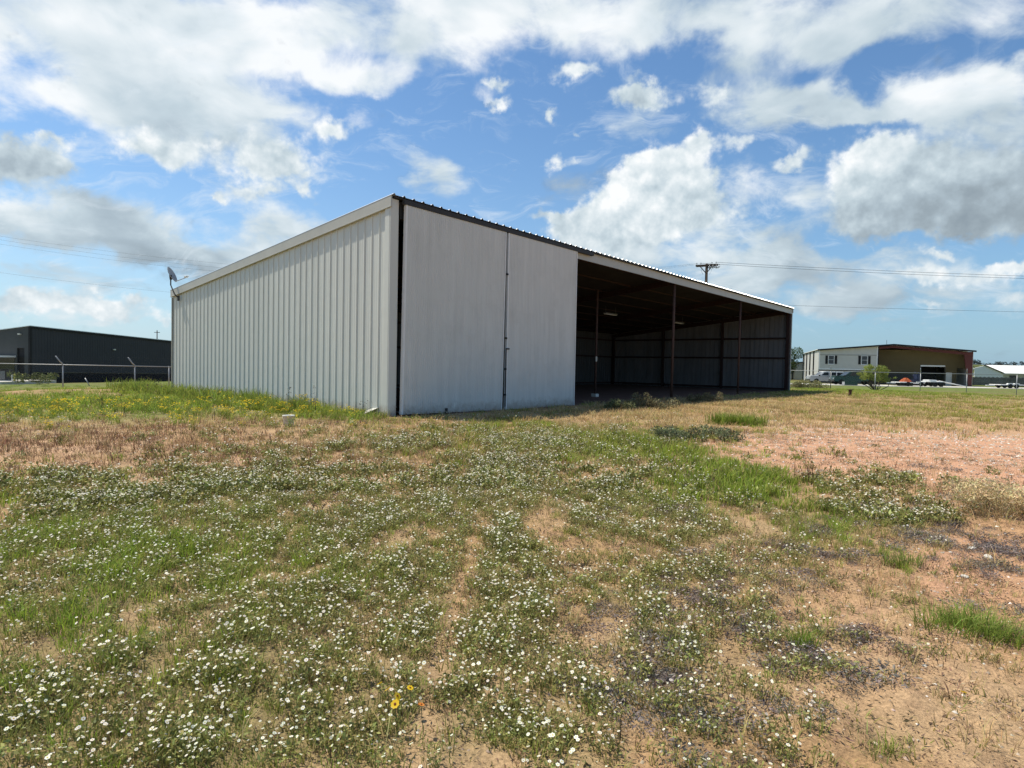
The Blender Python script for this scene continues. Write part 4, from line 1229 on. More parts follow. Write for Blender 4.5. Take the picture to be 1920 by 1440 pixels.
# ------------------------------------------------------------------ vehicles and trailers in the yard
def wheel(t, x, y, r, w=.22):
    mtx = Matrix.Translation((x, y, r)) @ Matrix.Rotation(math.pi / 2, 4, 'X')
    wh = MB().lathe([(r * .62, -w / 2), (r * .93, -w / 2), (r, -w * .3), (r, w * .3), (r * .93, w / 2), (r * .62, w / 2)], 20, mtx).build('wheel', M['tyre'], t, True)
    MB().lathe([(.001, -w * .42), (r * .3, -w * .45), (r * .61, -w * .40), (r * .61, w * .40), (r * .3, w * .45), (.001, w * .42)], 16, mtx).build('rim', M['rim'], wh)


def vehicle(label, cat, name, loc, rz, paint, lower, kind):
    """faces local -x; kind 'suv' or 'pickup'"""
    t = thing(name, label, cat, loc, rz)
    L, W = (4.9, 1.9) if kind == 'suv' else (5.7, 1.95)
    x0, x1 = -L / 2, L / 2
    if kind == 'suv':
        low = [(x0, .45), (x0 + .05, .95), (x0 + .25, 1.06), (x0 + 1.35, 1.16), (x1 - .08, 1.16), (x1, .95), (x1 - .02, .42), (x0 + .12, .36)]
        cab = [(x0 + 1.15, 1.14), (x0 + 1.85, 1.74), (x0 + 2.3, 1.80), (x1 - .35, 1.80), (x1 - .10, 1.70), (x1 - .02, 1.14)]
        wins = [(x0 + 1.62, x0 + 2.62), (x0 + 2.74, x0 + 3.62), (x0 + 3.74, x1 - .25)]
    else:
        low = [(x0, .5), (x0 + .04, 1.02), (x0 + .3, 1.14), (x0 + 1.55, 1.22), (x1 - .02, 1.24), (x1, .55), (x0 + .12, .42)]
        cab = [(x0 + 1.4, 1.2), (x0 + 2.15, 1.82), (x0 + 2.6, 1.88), (x0 + 3.5, 1.87), (x0 + 3.75, 1.78), (x0 + 3.9, 1.2)]
        wins = [(x0 + 1.95, x0 + 2.85), (x0 + 2.97, x0 + 3.62)]
    mb = MB().prism(low, 'y', -W / 2, W / 2)
    bmesh.ops.bevel(mb.bm, geom=mb.bm.edges[:], offset=.05, segments=2, affect='EDGES')
    body = mb.build('body', lower, t)
    mb = MB().prism(cab, 'y', -W / 2 + .1, W / 2 - .1)
    bmesh.ops.bevel(mb.bm, geom=mb.bm.edges[:], offset=.045, segments=2, affect='EDGES')
    mb.build('cabin', paint, t)
    mb = MB().box(x0 + .15, x0 + 1.5, -W / 2 + .06, W / 2 - .06, 1.10, 1.20, bev=.04); mb.build('hood', paint, t)
    for s in (-1, 1):
        for a, b in wins:
            y = s * (W / 2 - .095)
            top = 1.66 if kind == 'suv' else 1.74
            sl = .42 if a == wins[0][0] else .0
            pts = [(a, 1.22), (b, 1.22), (b, top), (a + sl, top)]
            MB().prism(pts, 'y', min(y, y + s * .012), max(y, y + s * .012)).build('window', M['glass'], t)
        y = s * (W / 2)
        MB().box(x0 + 1.2, x0 + 1.42, min(y, y + s * .16), max(y, y + s * .16), 1.12, 1.3, bev=.03).build('mirror', M['black'], t)
        for xd in (wins[0][1] - .06, wins[1][1] - .06):
            MB().box(xd - .18, xd - .02, min(y, y + s * .02), max(y, y + s * .02), 1.0, 1.035).build('door_handle', M['black'], t)
        MB().box(x0 - .015, x0 + .08, s * .62 - .17, s * .62 + .17, .74, .92, bev=.02).build('headlight', M['ceramic'], t)
        MB().box(x1 - .06, x1 + .015, s * .78 - .1, s * .78 + .1, .85, 1.1, bev=.02).build('tail_light', M['dark_red'], t)
    c0, c1 = cab[0], cab[1]
    n = Vector((-(c1[1] - c0[1]), 0, c1[0] - c0[0])).normalized()
    p0 = Vector((c0[0], 0, c0[1])).lerp(Vector((c1[0], 0, c1[1])), .12) + n * .012; p1 = Vector((c0[0], 0, c0[1])).lerp(Vector((c1[0], 0, c1[1])), .92) + n * .012
    yw = W / 2 - .18
    w = MB(); w.quad((p0.x, -yw, p0.z), (p0.x, yw, p0.z), (p1.x, yw - .06, p1.z), (p1.x, -yw + .06, p1.z)); w.build('windscreen', M['glass'], t)
    MB().box(x0 - .06, x0 + .1, -W / 2 + .05, W / 2 - .05, .42, .66, bev=.03).build('bumper', M['dark_gap'], t)
    MB().box(x1 - .1, x1 + .06, -W / 2 + .05, W / 2 - .05, .42, .62, bev=.03).build('bumper', M['dark_gap'], t)
    if kind == 'pickup':
        MB().box(x0 + 3.95, x1 - .12, -W / 2 + .12, W / 2 - .12, 1.236, 1.25).build('bed', M['black'], t)
    for x in (x0 + .95, x1 - 1.0):
        for s in (-1, 1):
            wheel(t, x, s * (W / 2 - .1), .38)
    return t


p = at_px(1566, 90)
vehicle('white and grey sport utility vehicle parked left of the dark green pickup', 'car', 'parked_car', (p[0] - 2.3, 88.5, YARD - .02), R(-8), M['white_car'], M['silver_car'], 'suv')
p = at_px(1562, 83)
vehicle('dark green pickup truck parked behind the feathery green tree', 'pickup truck', 'pickup_truck', (p[0] + 3.0, 83.5, YARD), R(-6), M['green_car'], M['green_car'], 'pickup')

p = at_px(1589, 80.5)
t = thing('storage_bin', 'low dark green bin with pale left end before the green pickup', 'bin', (p[0], 80.2, YARD))
MB().box(-.7, 1.0, -.35, .35, 0, .48, bev=.03).build('body', M['green_car'], t)
MB().box(-.74, 1.04, -.39, .39, .481, .54, bev=.02).build('lid', M['green_car'], t)
MB().box(-.72, -.702, -.3, .3, .05, .44).build('end_panel', M['ceramic'], t)


def trailer(label, px, Y, L, H, items, rz=0.0):
    p = at_px(px, Y)
    t = thing('flatbed_trailer', label, 'trailer', (p[0], Y, YARD), rz, 'trailers in the yard')
    MB().box(-L / 2, L / 2, -1, 1, H, H + .10, bev=.015).build('deck', M['white_paint'], t)
    for s in (-1, 1):
        MB().box(-L / 2, L / 2, s * .95 - .05, s * .95 + .05, H - .16, H - .001).build('frame_rail', M['black'], t)
    for x in items:
        for s in (-1, 1):
            wheel(t, x, s * .98, .30)
    MB().prism([(-L / 2, H - .12), (-L / 2 - 1.2, H - .10), (-L / 2 - 1.2, H), (-L / 2, H)], 'y', -.06, .06).build('tongue', M['white_paint'], t)
    return t


t = trailer('short white flatbed trailer with dark side below the orange heap', 1691, 82, 1.75, .46, [.2])
MB().box(-.86, .86, -.9, -.88, .05, .44).build('side_panel', M['black'], t)
trailer('long low white trailer deck right of the orange heap', 1714, 83, 1.6, .35, [.3])
t = trailer('white gooseneck trailer with long pole sloping down to the right', 1748, 82, 1.9, .62, [-.3, .5])
MB().tube([(.6, -.4, .78), (4.3, -.4, .12)], .06, 8).build('pole', M['white_paint'], t, True)
MB().tube([(.6, .4, .78), (4.3, -.38, .12)], .05, 8).build('pole', M['white_paint'], t, True)
MB().box(-.95, .2, -.7, .7, .721, .93, bev=.08).build('fender', M['white_paint'], t)
MB().box(1.25, 1.4, -.1, .1, .0, .68).build('jack', M['white_paint'], t)
t = trailer('low white trailer with rounded fenders before the slat fence', 1890, 82, 3.6, .40, [-.5, .35])
for x in (-.5, .35):
    MB().prism([(x - .45, .501), (x - .3, .68), (x + .3, .68), (x + .45, .501)], 'y', -1.06, -.8).build('fender', M['white_paint'], t)
t = thing('tarp_heap', 'faded orange tarp heaped up in the workshop bay', 'tarp', at_px(1698, 88.0, .1))
mb = MB(); rnd = random.Random(8)
ring = []
for k, (r, z) in enumerate(((1.25, 0), (1.05, .35), (.62, .72), (.22, .98))):
    ring.append([mb.bm.verts.new((r * math.cos(a) * (1 + rnd.uniform(-.13, .13)), r * .7 * math.sin(a) * (1 + rnd.uniform(-.13, .13)), z + rnd.uniform(-.06, .06) * (k > 0))) for a in np.linspace(0, 2 * math.pi, 15)[:-1]])
for r0, r1 in zip(ring, ring[1:]):
    for k in range(14): mb.bm.faces.new((r0[k], r0[(k + 1) % 14], r1[(k + 1) % 14], r1[k]))
mb.bm.faces.new(ring[-1])
mb.build('tarp', M['orange'], t)
MB().box(-1.3, 1.3, -.8, .8, -.4, -.01).build('pallet', M['dark_gap'], t)
t = thing('lift_machine', 'dark blue lifting machine with raised arms beside the roller opening', 'machine', at_px(1717, 88.3, -.1), .2)
MB().box(-.7, .7, -.5, .5, .32, .95, bev=.06).build('chassis', M['blue'], t)
MB().box(-.15, .45, -.42, .42, .951, 1.75, bev=.06).build('cab', M['blue'], t)
MB().tube([(-.5, -.2, .9), (-.75, -.2, 1.6), (-.35, -.2, 2.1)], .07, 8).build('arm', M['blue'], t)
MB().tube([(.5, .2, .9), (.8, .2, 1.5), (.6, .2, 2.0)], .07, 8).build('arm', M['blue'], t)
for x in (-.45, .45):
    for s in (-.5, .5): wheel(t, x, s, .32, .2)

# ------------------------------------------------------------------ trees, shrubs and far hill
rng = np.random.default_rng(11)
c = [(rng.uniform(-1.25, 1.25), rng.uniform(-.9, .9), rng.uniform(1.0, 2.3)) for _ in range(64)]
c = [(a * (1.05 - .22 * abs(z - 1.5)), b, z) for a, b, z in c]
shrub('mesquite_tree', 'small feathery yellow green tree with several trunks before the workshop', 'tree', at_px(1643, 54.0, -.05), c, [rng.uniform(.10, .36) for _ in c], 8000, .05, (.27, .31, .075), 12,
      tips=[c[k] for k in range(0, 64, 4)], r0=.045, var=.30, flat=.8, droop=.2)
c = [(rng.uniform(-2.2, 1.5), rng.uniform(-.7, .7), rng.uniform(.05, .55)) for _ in range(26)]
c = [(a, b, z * (1 - .25 * abs(a + .3) / 1.7)) for a, b, z in c]
shrub('mounded_shrub', 'low rounded olive shrub mound beside the right end of the shed', 'shrub', at_px(1512, 50.0, -.05), c, [rng.uniform(.24, .44) for _ in c], 6500, .055, (.22, .21, .10), 14, r0=.02, var=.35, tips=c[::3])
c = [(rng.uniform(-3.4, 3.0), rng.uniform(-2.5, 2.5), rng.uniform(2.2, 5.9)) for _ in range(34)]
shrub('broadleaf_tree', 'dark green broadleaf tree half hidden behind the shed end', 'tree', (52.6, 120, -.6), c, [rng.uniform(.7, 1.35) for _ in c], 9000, .17, (.055, .085, .030), 15, r0=.22, var=.4, tips=c[::3])
c = [(rng.uniform(-1.8, 1.8), rng.uniform(-1, 1), rng.uniform(.0, .6)) for _ in range(22)]
shrub('weedy_shrub', 'grey green weedy shrub at the corner of the charcoal warehouse', 'shrub', at_px(66, 50.0, .2), c, [rng.uniform(.12, .34) for _ in c], 1500, .07, (.13, .145, .06), 16, r0=.02, tips=c[::2])
# far wooded ridge on the right
hx = np.linspace(420, 1500, 120)
mb = MB()
prev = None
for k, xx in enumerate(hx):
    e_ = math.sin((xx - 420) / 1080 * math.pi) ** .5 if 420 < xx < 1500 else 0
    h = 21 * e_ + 3 * math.sin(xx * .02) * e_ + 1.6 * math.sin(xx * .071)
    q = [mb.bm.verts.new((xx, 850, -6)), mb.bm.verts.new((xx, 950, h * .8)), mb.bm.verts.new((xx, 1010, h)), mb.bm.verts.new((xx, 1200, -6))]
    if prev:
        for a in range(3): mb.bm.faces.new((prev[a], q[a], q[a + 1], prev[a + 1]))
    prev = q
o = mb.build('hill', mat('far_scrub', (.050, .062, .060), .95, 0, .05, vary=.3, scale=.02), None, True)
tag(o, 'low dark wooded ridge on the far right horizon', None, kind='structure')
rng = np.random.default_rng(5)
n = 260; xx = rng.uniform(600, 1250, n); e_ = np.sin((xx - 420) / 1080 * math.pi) ** .5
hh = 21 * e_ + 3 * np.sin(xx * .02) * e_ + 1.6 * np.sin(xx * .071)
V, F, C = leaf_cloud(np.stack([xx, rng.uniform(960, 1015, n), hh * .97 + rng.uniform(0, 2.2, n)], 1), rng.uniform(1.5, 4.2, n), 9000, 1.1, (.045, .058, .052), rng, .3)
tag(tri_mesh('far_woods', V, F, C, M['leaf']), 'dark scrub trees along the far ridge', None, kind='stuff')

# ------------------------------------------------------------------ ground plants
def blade_tuft(rng, n, h, r, w, lean, col, var=.25, seg=2, droop=.5, tipcol=None):
    """tuft of tapering blades"""
    V, F, C = [], [], []
    for k in range(n):
        a = rng.uniform(0, 2 * math.pi); q = r * math.sqrt(rng.uniform(0, 1))
        b = np.array([q * math.cos(a), q * math.sin(a), -.01])
        d = a + rng.normal() * .8
        out = np.array([math.cos(d), math.sin(d), 0]); side = np.array([-out[1], out[0], 0])
        tw = rng.uniform(-1, 1); side = side * math.cos(tw) + out * math.sin(tw)
        hh = h * rng.uniform(.45, 1.15); ln = lean * rng.uniform(.2, 1.3) * hh
        ww = w * rng.uniform(.7, 1.3)
        c = np.asarray(col) * (1 + rng.uniform(-var, var)) * (1 + rng.uniform(-.1, .1, 3))
        tc = c if tipcol is None else np.asarray(tipcol) * (1 + rng.uniform(-var, var))
        i0 = len(V)
        m1 = b + out * ln * .35 + np.array([0, 0, hh * .6])
        tp = b + out * ln + np.array([0, 0, hh * (1 - droop * .3 * rng.uniform(0, 1.5))])
        V += [b - side * ww / 2, b + side * ww / 2, m1 - side * ww * .4, m1 + side * ww * .4, tp]
        F += [(i0, i0 + 1, i0 + 3), (i0, i0 + 3, i0 + 2), (i0 + 2, i0 + 3, i0 + 4)]
        C += [c * .85, c * .85, c, c, tc]
    return np.array(V), np.array(F), np.clip(np.array(C), .003, .95)


def flower(rng, c, size, petal, eye, np_=7, tilt=.35, sides=None):
    """open flower head: ring of petals with a raised eye"""
    ax = np.array([rng.normal() * tilt - .12, rng.normal() * tilt + .10, 1.0]); ax /= np.linalg.norm(ax)
    u = np.cross(ax, [.3, .9, .1]); u /= np.linalg.norm(u); v = np.cross(ax, u)
    V = [c]; F = []; C = [np.asarray(petal) * .92]
    n = np_
    for k in range(2 * n):
        a = math.pi * k / n; r = size * (.5 if k % 2 == 0 else .40)
        V.append(c + (u * math.cos(a) + v * math.sin(a)) * r + ax * size * .06 * (1 if k % 2 == 0 else .5))
        C.append(np.asarray(petal) * rng.uniform(.94, 1.04))
    for k in range(2 * n): F.append((0, 1 + k, 1 + (k + 1) % (2 * n)))
    i = len(V)
    for k in range(5):
        a = 2 * math.pi * k / 5
        V.append(c + (u * math.cos(a) + v * math.sin(a)) * size * .15 + ax * size * .07); C.append(np.asarray(eye))
    V.append(c + ax * size * .12); C.append(np.asarray(eye))
    for k in range(5): F.append((i + k, i + (k + 1) % 5, i + 5))
    return V, F, C


def join(parts):
    V, F, C, n = [], [], [], 0
    for v, f, c in parts:
        v = np.asarray(v); f = np.asarray(f)
        V.append(v); F.append(f + n); C.append(np.asarray(c)); n += len(v)
    return np.concatenate(V), np.concatenate(F), np.concatenate(C)


G_DAISY = (.265, .262, .080)


def daisy_plant(rng, nst, h, r, nfl, leafw=.005, fl=.0150, simple=False):
    parts = [blade_tuft(rng, nst, h * .8, r, leafw, .55, G_DAISY, .35, tipcol=(.31, .32, .13))]
    # bushy short leaves on the stems
    n = nst
    V, F, C = leaf_cloud([(rng.uniform(-r, r) * .7, rng.uniform(-r, r) * .7, h * rng.uniform(.3, .7)) for _ in range(6)], [r * .45] * 6, 2 * n, .0095 if not simple else .02, (.275, .275, .090), rng, .35, .8)
    V[:, 2] = np.maximum(V[:, 2], .003); parts.append((V, F, C))
    for k in range(nfl):
        a = rng.uniform(0, 2 * math.pi); q = r * 1.15 * math.sqrt(rng.uniform(0, 1))
        c = np.array([q * math.cos(a), q * math.sin(a), h * rng.uniform(.75, 1.2)])
        parts.append(flower(rng, c, fl * rng.uniform(.75, 1.2), (.84, .82, .72), (.62, .50, .10), 6 if not simple else 3))
        b = c * np.array([.5, .5, 0]); s = np.array([.0012, 0, 0]) if not simple else np.array([.002, 0, 0])
        parts.append(([b - s, b + s, c], [(0, 1, 2)], [np.array(G_DAISY)] * 3))
    return join(parts)


def pebble(rng, s, col):
    V = np.array([(1, 0, .1), (.3, .8, .05), (-.8, .5, .1), (-.7, -.6, .05), (.4, -.8, .1), (.1, .1, .7), (-.2, -.1, .6)]) * s * rng.uniform(.6, 1.3, (7, 1))
    F = np.array([(0, 1, 5), (1, 2, 5), (2, 6, 5), (2, 3, 6), (3, 4, 6), (4, 5, 6), (4, 0, 5)])
    return V, F, np.repeat((np.asarray(col) * rng.uniform(.8, 1.2))[None], 7, 0)


def flat_mat(rng, n, r, col, lo=.012, size=.018):
    """low dead mat of curled bits and twigs"""
    a = rng.uniform(0, 2 * math.pi, n); q = r * np.sqrt(rng.uniform(0, 1, n)) * rng.uniform(.7, 1.2, n)
    p = np.stack([q * np.cos(a), q * np.sin(a) * .7, lo * rng.uniform(.2, 3.0, n) * (1.2 - q / r * .6)], 1)
    d = rng.normal(size=(n, 3)); d[:, 2] *= .55; d /= np.linalg.norm(d, axis=1)[:, None]
    e = np.cross(d, rng.normal(size=(n, 3))); e /= np.linalg.norm(e, axis=1)[:, None]
    s = size * rng.uniform(.4, 1.6, n)[:, None]
    V = np.stack([p - d * s, p + e * s * .28, p + d * s, p - e * s * .28], 1).reshape(-1, 3)
    V[:, 2] = np.maximum(V[:, 2], .001)
    i = np.arange(n)[:, None] * 4
    F = np.concatenate([i + [0, 1, 2], i + [0, 2, 3]])
    C = np.asarray(col)[None] * (1 + rng.uniform(-.55, .75, (n, 1))) * (1 + rng.uniform(-.08, .08, (n, 3)))
    return V, F, np.repeat(np.clip(C, .01, .8), 4, 0)


def scatter(rng, rings, dens, key, half=57, power=1.0):
    """random places, thinned by how much of a plant grows there; rings: (r0, r1, per square metre)"""
    X, Y = [], []
    for (r0, r1, q) in rings:
        area = math.radians(2 * half) * (r1 * r1 - r0 * r0) / 2
        n = int(area * q)
        r = np.sqrt(rng.uniform(r0 * r0, r1 * r1, n)); th = np.radians(rng.uniform(-half, half, n))
        X.append(r * np.sin(th)); Y.append(r * np.cos(th))
    x, y = np.concatenate(X), np.concatenate(Y)
    z = gz(x, y)
    px, py = refpix(x, y, z)
    d = cover(px, np.minimum(py, 1560), x, y)
    v = dens(d) if callable(dens) else d[key]
    keep = (rng.uniform(0, 1, len(x)) < v ** power) & ~in_barn(x, y, .1)
    u, vv = barn_uv(x, y)
    keep &= ~((u > .2) & (u < 7.8) & (vv > -.30) & (vv < .3))
    return x[keep], y[keep], z[keep], v[keep], px[keep], py[keep]


def plant(name, label, temps, x, y, z, sc, rng, tint, material, parent=None, zs=None):
    """merge copies of template plants into one mesh of ground cover"""
    k = rng.integers(0, len(temps), len(x))
    VV, FF, CC, n = [], [], [], 0
    for t, (V, F, C) in enumerate(temps):
        idx = np.nonzero(k == t)[0]
        if len(idx) == 0: continue
        a = rng.uniform(0, 2 * math.pi, len(idx)); c, s = np.cos(a), np.sin(a)
        S = sc[idx]
        H = S if zs is None else S * zs[idx]
        vx = (V[None, :, 0] * c[:, None] - V[None, :, 1] * s[:, None]) * S[:, None] + x[idx][:, None]
        vy = (V[None, :, 0] * s[:, None] + V[None, :, 1] * c[:, None]) * S[:, None] + y[idx][:, None]
        vz = V[None, :, 2] * H[:, None] + z[idx][:, None]
        VV.append(np.stack([vx, vy, vz], -1).reshape(-1, 3))
        FF.append((F[None] + (np.arange(len(idx)) * len(V))[:, None, None]).reshape(-1, 3) + n)
        CC.append((C[None] * tint[idx][:, None, :]).reshape(-1, 3))
        n += len(idx) * len(V)
    o = tri_mesh(name, np.concatenate(VV), np.concatenate(FF), np.clip(np.concatenate(CC), .002, .95), M[material], parent)
    if label: tag(o, label, None, kind='stuff')
    return o


def tints(rng, n, v=.22, hue=.08):
    return (1 + rng.uniform(-v, v, (n, 1))) * (1 + rng.uniform(-hue, hue, (n, 3)))


def build_cover():
    rng = np.random.default_rng(2024)
    # white daisies, finer near the viewer
    near = [daisy_plant(rng, 26, .085, .075, int(rng.integers(2, 8))) for _ in range(10)]
    mid = [daisy_plant(rng, 16, .09, .10, int(rng.integers(3, 12)), .008, .0170, True) for _ in range(8)]
    far = [daisy_plant(rng, 14, .10, .22, 6, .016, .028, True) for _ in range(6)]
    for nm, lab, T, rings, s0 in (('daisies', 'white daisies flowering in the near grass', near, [(1.6, 4, 135), (4, 7, 125)], 1.0),
                                  ('daisies', 'white daisies scattered over the middle of the field', mid, [(7, 13, 115)], 1.1),
                                  ('daisies', 'far white daisies before the shed', far, [(13, 22, 30)], 1.0)):
        x, y, z, v, px, py = scatter(rng, rings, None, 'daisy')
        plant(nm, lab, T, x, y, z, s0 * rng.uniform(.6, 1.35, len(x)), rng, tints(rng, len(x), .15, .05), 'petal')
    # green grass
    gcol = (.255, .345, .045)
    T1 = [blade_tuft(rng, 22, .13, .05, .0042, .7, gcol, .3, tipcol=(.36, .39, .10)) for _ in range(8)]
    T2 = [blade_tuft(rng, 20, .16, .11, .009, .6, gcol, .3, tipcol=(.36, .39, .10)) for _ in range(8)]
    T3 = [blade_tuft(rng, 30, .17, .30, .016, .8, gcol, .35, tipcol=(.34, .37, .10)) for _ in range(8)]
    for lab, T, rings in (('short green grass among the near daisies', T1, [(1.6, 4, 230), (4, 7, 170)]), ('green grass in the middle of the field', T2, [(7, 14, 75)]),
                          ('far green grass around the shed', T3, [(14, 26, 13), (26, 60, 6)])):
        x, y, z, v, px, py = scatter(rng, rings, lambda d: d['grass'] * .85, 'grass')
        r = np.hypot(x, y)
        lush = np.clip(v, .3, 1.4)
        # olive and drier towards the right background, deep green on the tufts
        dry = blobs(px, py, [(1800, 775, 240, 30, 1.), (900, 830, 300, 40, .6), (900, 1000, 300, 100, .3)])[:, None].clip(0, 1)
        tn = tints(rng, len(x), .25, .06) * (1 - dry * (1 - np.array([1.25, .98, 1.3])))
        plant('grass', lab, T, x, y, z, rng.uniform(.55, 1.1, len(x)) * (.55 + .55 * lush), rng, tn, 'leaf')
    # faint short sparse green everywhere
    x, y, z, v, px, py = scatter(rng, [(1.6, 7, 110), (7, 14, 55), (14, 20, 12)], lambda d: .5 * (1 - .85 * d['gravel']) * (1 - .55 * np.clip(d['stalk'], 0, 1)) + 0 * d['grass'], 'grass')
    plant('low_weeds', 'low sparse weeds on the bare soil', [blade_tuft(rng, 10, .05, .05, .005, 1.1, (.29, .275, .085), .3) for _ in range(6)], x, y, z, rng.uniform(.6, 1.4, len(x)), rng, tints(rng, len(x), .3, .1), 'leaf')
    # straw
    scol = (.47, .36, .175)
    S1 = [blade_tuft(rng, 18, .13, .06, .003, .9, scol, .3) for _ in range(8)]
    S2 = [blade_tuft(rng, 16, .17, .12, .006, .8, scol, .3) for _ in range(8)]
    S3 = [blade_tuft(rng, 34, .15, .34, .012, 1.2, scol, .35) for _ in range(8)]
    for lab, T, rings in (('pale dry straw in the near grass', S1, [(1.6, 7, 110)]), ('pale dry straw in the middle of the field', S2, [(7, 14, 40)]), ('pale dry grass along the open shed front', S3, [(14, 26, 14), (26, 48, 8)])):
        x, y, z, v, px, py = scatter(rng, rings, lambda d: d['straw'] * .8 + .06 * (1 - d['gravel']), 'straw')
        plant('dry_grass', lab, T, x, y, z, rng.uniform(.6, 1.2, len(x)), rng, tints(rng, len(x), .22, .05), 'dry')
    # reddish brown dead stalks
    kcol = (.15, .088, .054)
    K1 = [blade_tuft(rng, 7, .09, .05, .0035, .8, kcol, .5, tipcol=(.25, .15, .09)) for _ in range(8)]
    K2 = [blade_tuft(rng, 9, .12, .10, .007, .7, (.25, .15, .09), .6, tipcol=(.30, .18, .11)) for _ in range(8)]
    for lab, T, rings in (('dead brown stubble in the near soil', K1, [(1.6, 8, 110)]), ('reddish brown dead stalks on the bare strip', K2, [(8, 15, 75), (15, 20, 25)])):
        x, y, z, v, px, py = scatter(rng, rings, lambda d: np.clip(d['stalk'] + .14 * (1 - d['gravel']), 0, 1), 'stalk')
        plant('dead_stalks', lab, T, x, y, z, rng.uniform(.5, 1.25, len(x)), rng, tints(rng, len(x), .4, .08), 'dry')
    # grey purple dead mats on the right
    P = [flat_mat(rng, 230, .13, (.215, .185, .165), .012, .0095) for _ in range(8)]
    x, y, z, v, px, py = scatter(rng, [(1.6, 9, 40), (9, 13, 12)], lambda d: np.clip(d['mat'] * 1.1, 0, 1), 'mat')
    plant('dead_mats', 'grey purple mats of dead creeping weed on tan soil', P, x, y, z, rng.uniform(.5, 1.5, len(x)), rng, tints(rng, len(x), .3, .05), 'dry')
    # loose litter: bits of straw, bark and leaf lying about
    Lt = [flat_mat(rng, 46, .12, (.25, .175, .115), .006, .0085) for _ in range(8)]
    x, y, z, v, px, py = scatter(rng, [(1.6, 7, 95), (7, 14, 45)], lambda d: .38 + .6 * d['litter'], 'litter')
    plant('plant_litter', 'loose bits of dead leaf and straw on the soil', Lt, x, y, z, rng.uniform(.6, 1.5, len(x)), rng, tints(rng, len(x), .4, .08), 'dry')
    # pebbles
    B = [pebble(rng, .012, (.52, .42, .33)) for _ in range(8)]
    x, y, z, v, px, py = scatter(rng, [(1.6, 5, 260), (5, 9, 130), (9, 18, 110)], lambda d: np.clip(.18 + d['gravel'], 0, 1), 'gravel')
    tn = tints(rng, len(x), .35, .06); wht = rng.uniform(0, 1, len(x)) < .10 + .25 * np.clip(v - .3, 0, 1); tn[wht] = tn[wht] * np.array([1.35, 1.55, 1.75])
    plant('pebbles', 'small pale pebbles and caliche gravel', B, x, y, z, rng.uniform(.3, 1.0, len(x)) * (1 + np.hypot(x, y) * .09), rng, tn, 'dry')
    # tall green and yellow flowering weeds before the long wall
    W = []
    for q in range(10):
        h = rng.uniform(.28, .5); pr = [blade_tuft(rng, 26, h, .18, .014, .45, (.25, .31, .055), .3)]
        V, F, C = leaf_cloud([(rng.uniform(-.15, .15), rng.uniform(-.15, .15), h * rng.uniform(.3, .9)) for _ in range(8)], [.09] * 8, 60, .03, (.26, .315, .06), rng, .35)
        V[:, 2] = np.maximum(V[:, 2], .01); pr.append((V, F, C))
        for j in range(int(rng.integers(3, 20))):
            c = np.array([rng.uniform(-.22, .22), rng.uniform(-.22, .22), h * rng.uniform(.7, 1.1)])
            pr.append(flower(rng, c, .062 * rng.uniform(.7, 1.3), (.78, .58, .03), (.45, .28, .02), 3, .5))
        W.append(join(pr))
    x, y, z, v, px, py = scatter(rng, [(11, 20, 8), (20, 32, 7)], lambda d: np.clip(d['weed'] * .8, 0, 1), 'weed')
    keep = (px < 730)
    x, y, z, px, py = x[keep], y[keep], z[keep], px[keep], py[keep]
    hgt = .40 + .60 * blobs(px, py, [(520, 745, 230, 22, 1.), (150, 770, 260, 12, .15)]).clip(0, 1)
    fr = (py + rng.normal(0, 6, len(py))) > 763
    W0 = [join([blade_tuft(rng, 30, .42, .18, .014, .45, (.22, .28, .05), .35), blade_tuft(rng, 12, .3, .2, .02, .8, (.27, .30, .07), .3)]) for _ in range(8)]
    for lab, T, k in (('green weeds with small yellow flowers before the long wall', W, fr), ('tall green weeds between the yellow flowers and the long wall', W0, ~fr)):
        plant('yellow_weeds' if T is W else 'green_weeds', lab, T, x[k], y[k], z[k], hgt[k] * rng.uniform(.7, 1.25, k.sum()), rng, tints(rng, k.sum(), .28, .08), 'leaf')
    # lusher green right against the wall foot
    n = 420; uu = rng.uniform(-1.6, -.15, n); vv = rng.uniform(-.6, BDEP + 3, n)
    keep = (rng.uniform(0, 1, n) < .8)
    uu, vv = uu[keep], vv[keep]
    x = BC[0] + BU[0] * uu + BV[0] * vv; y = BC[1] + BU[1] * uu + BV[1] * vv
    plant('wall_foot_weeds', 'tall bright green weeds along the foot of the long wall', W0 + T3, x, y, gz(x, y), (.55 + .55 * sstep(0, 6, vv)) * rng.uniform(.7, 1.25, len(x)), rng, tints(rng, len(x), .2, .06), 'leaf')


build_cover()


# ------------------------------------------------------------------ single plants that stand out
def single(name, label, cat, loc, parts, group=None):
    t = thing(name, label, cat, loc, 0, group)
    for nm, (V, F, C), m_ in parts:
        o = tri_mesh(nm, V, F, C, M[m_], t)
        if nm in ('seed_heads', 'foliage', 'blades', 'stalks', 'stalk', 'stems'): o['kind'] = 'stuff'
    return t


def clump(rng, count, spread, **kw):
    out = []
    for k in range(count):
        V, F, C = blade_tuft(rng, **kw)
        a = rng.uniform(0, 6.28); q = math.sqrt(rng.uniform(0, 1))
        out.append((V + np.array([spread[0] * q * math.cos(a), spread[1] * q * math.sin(a), 0]), F, C))
    return join(out)


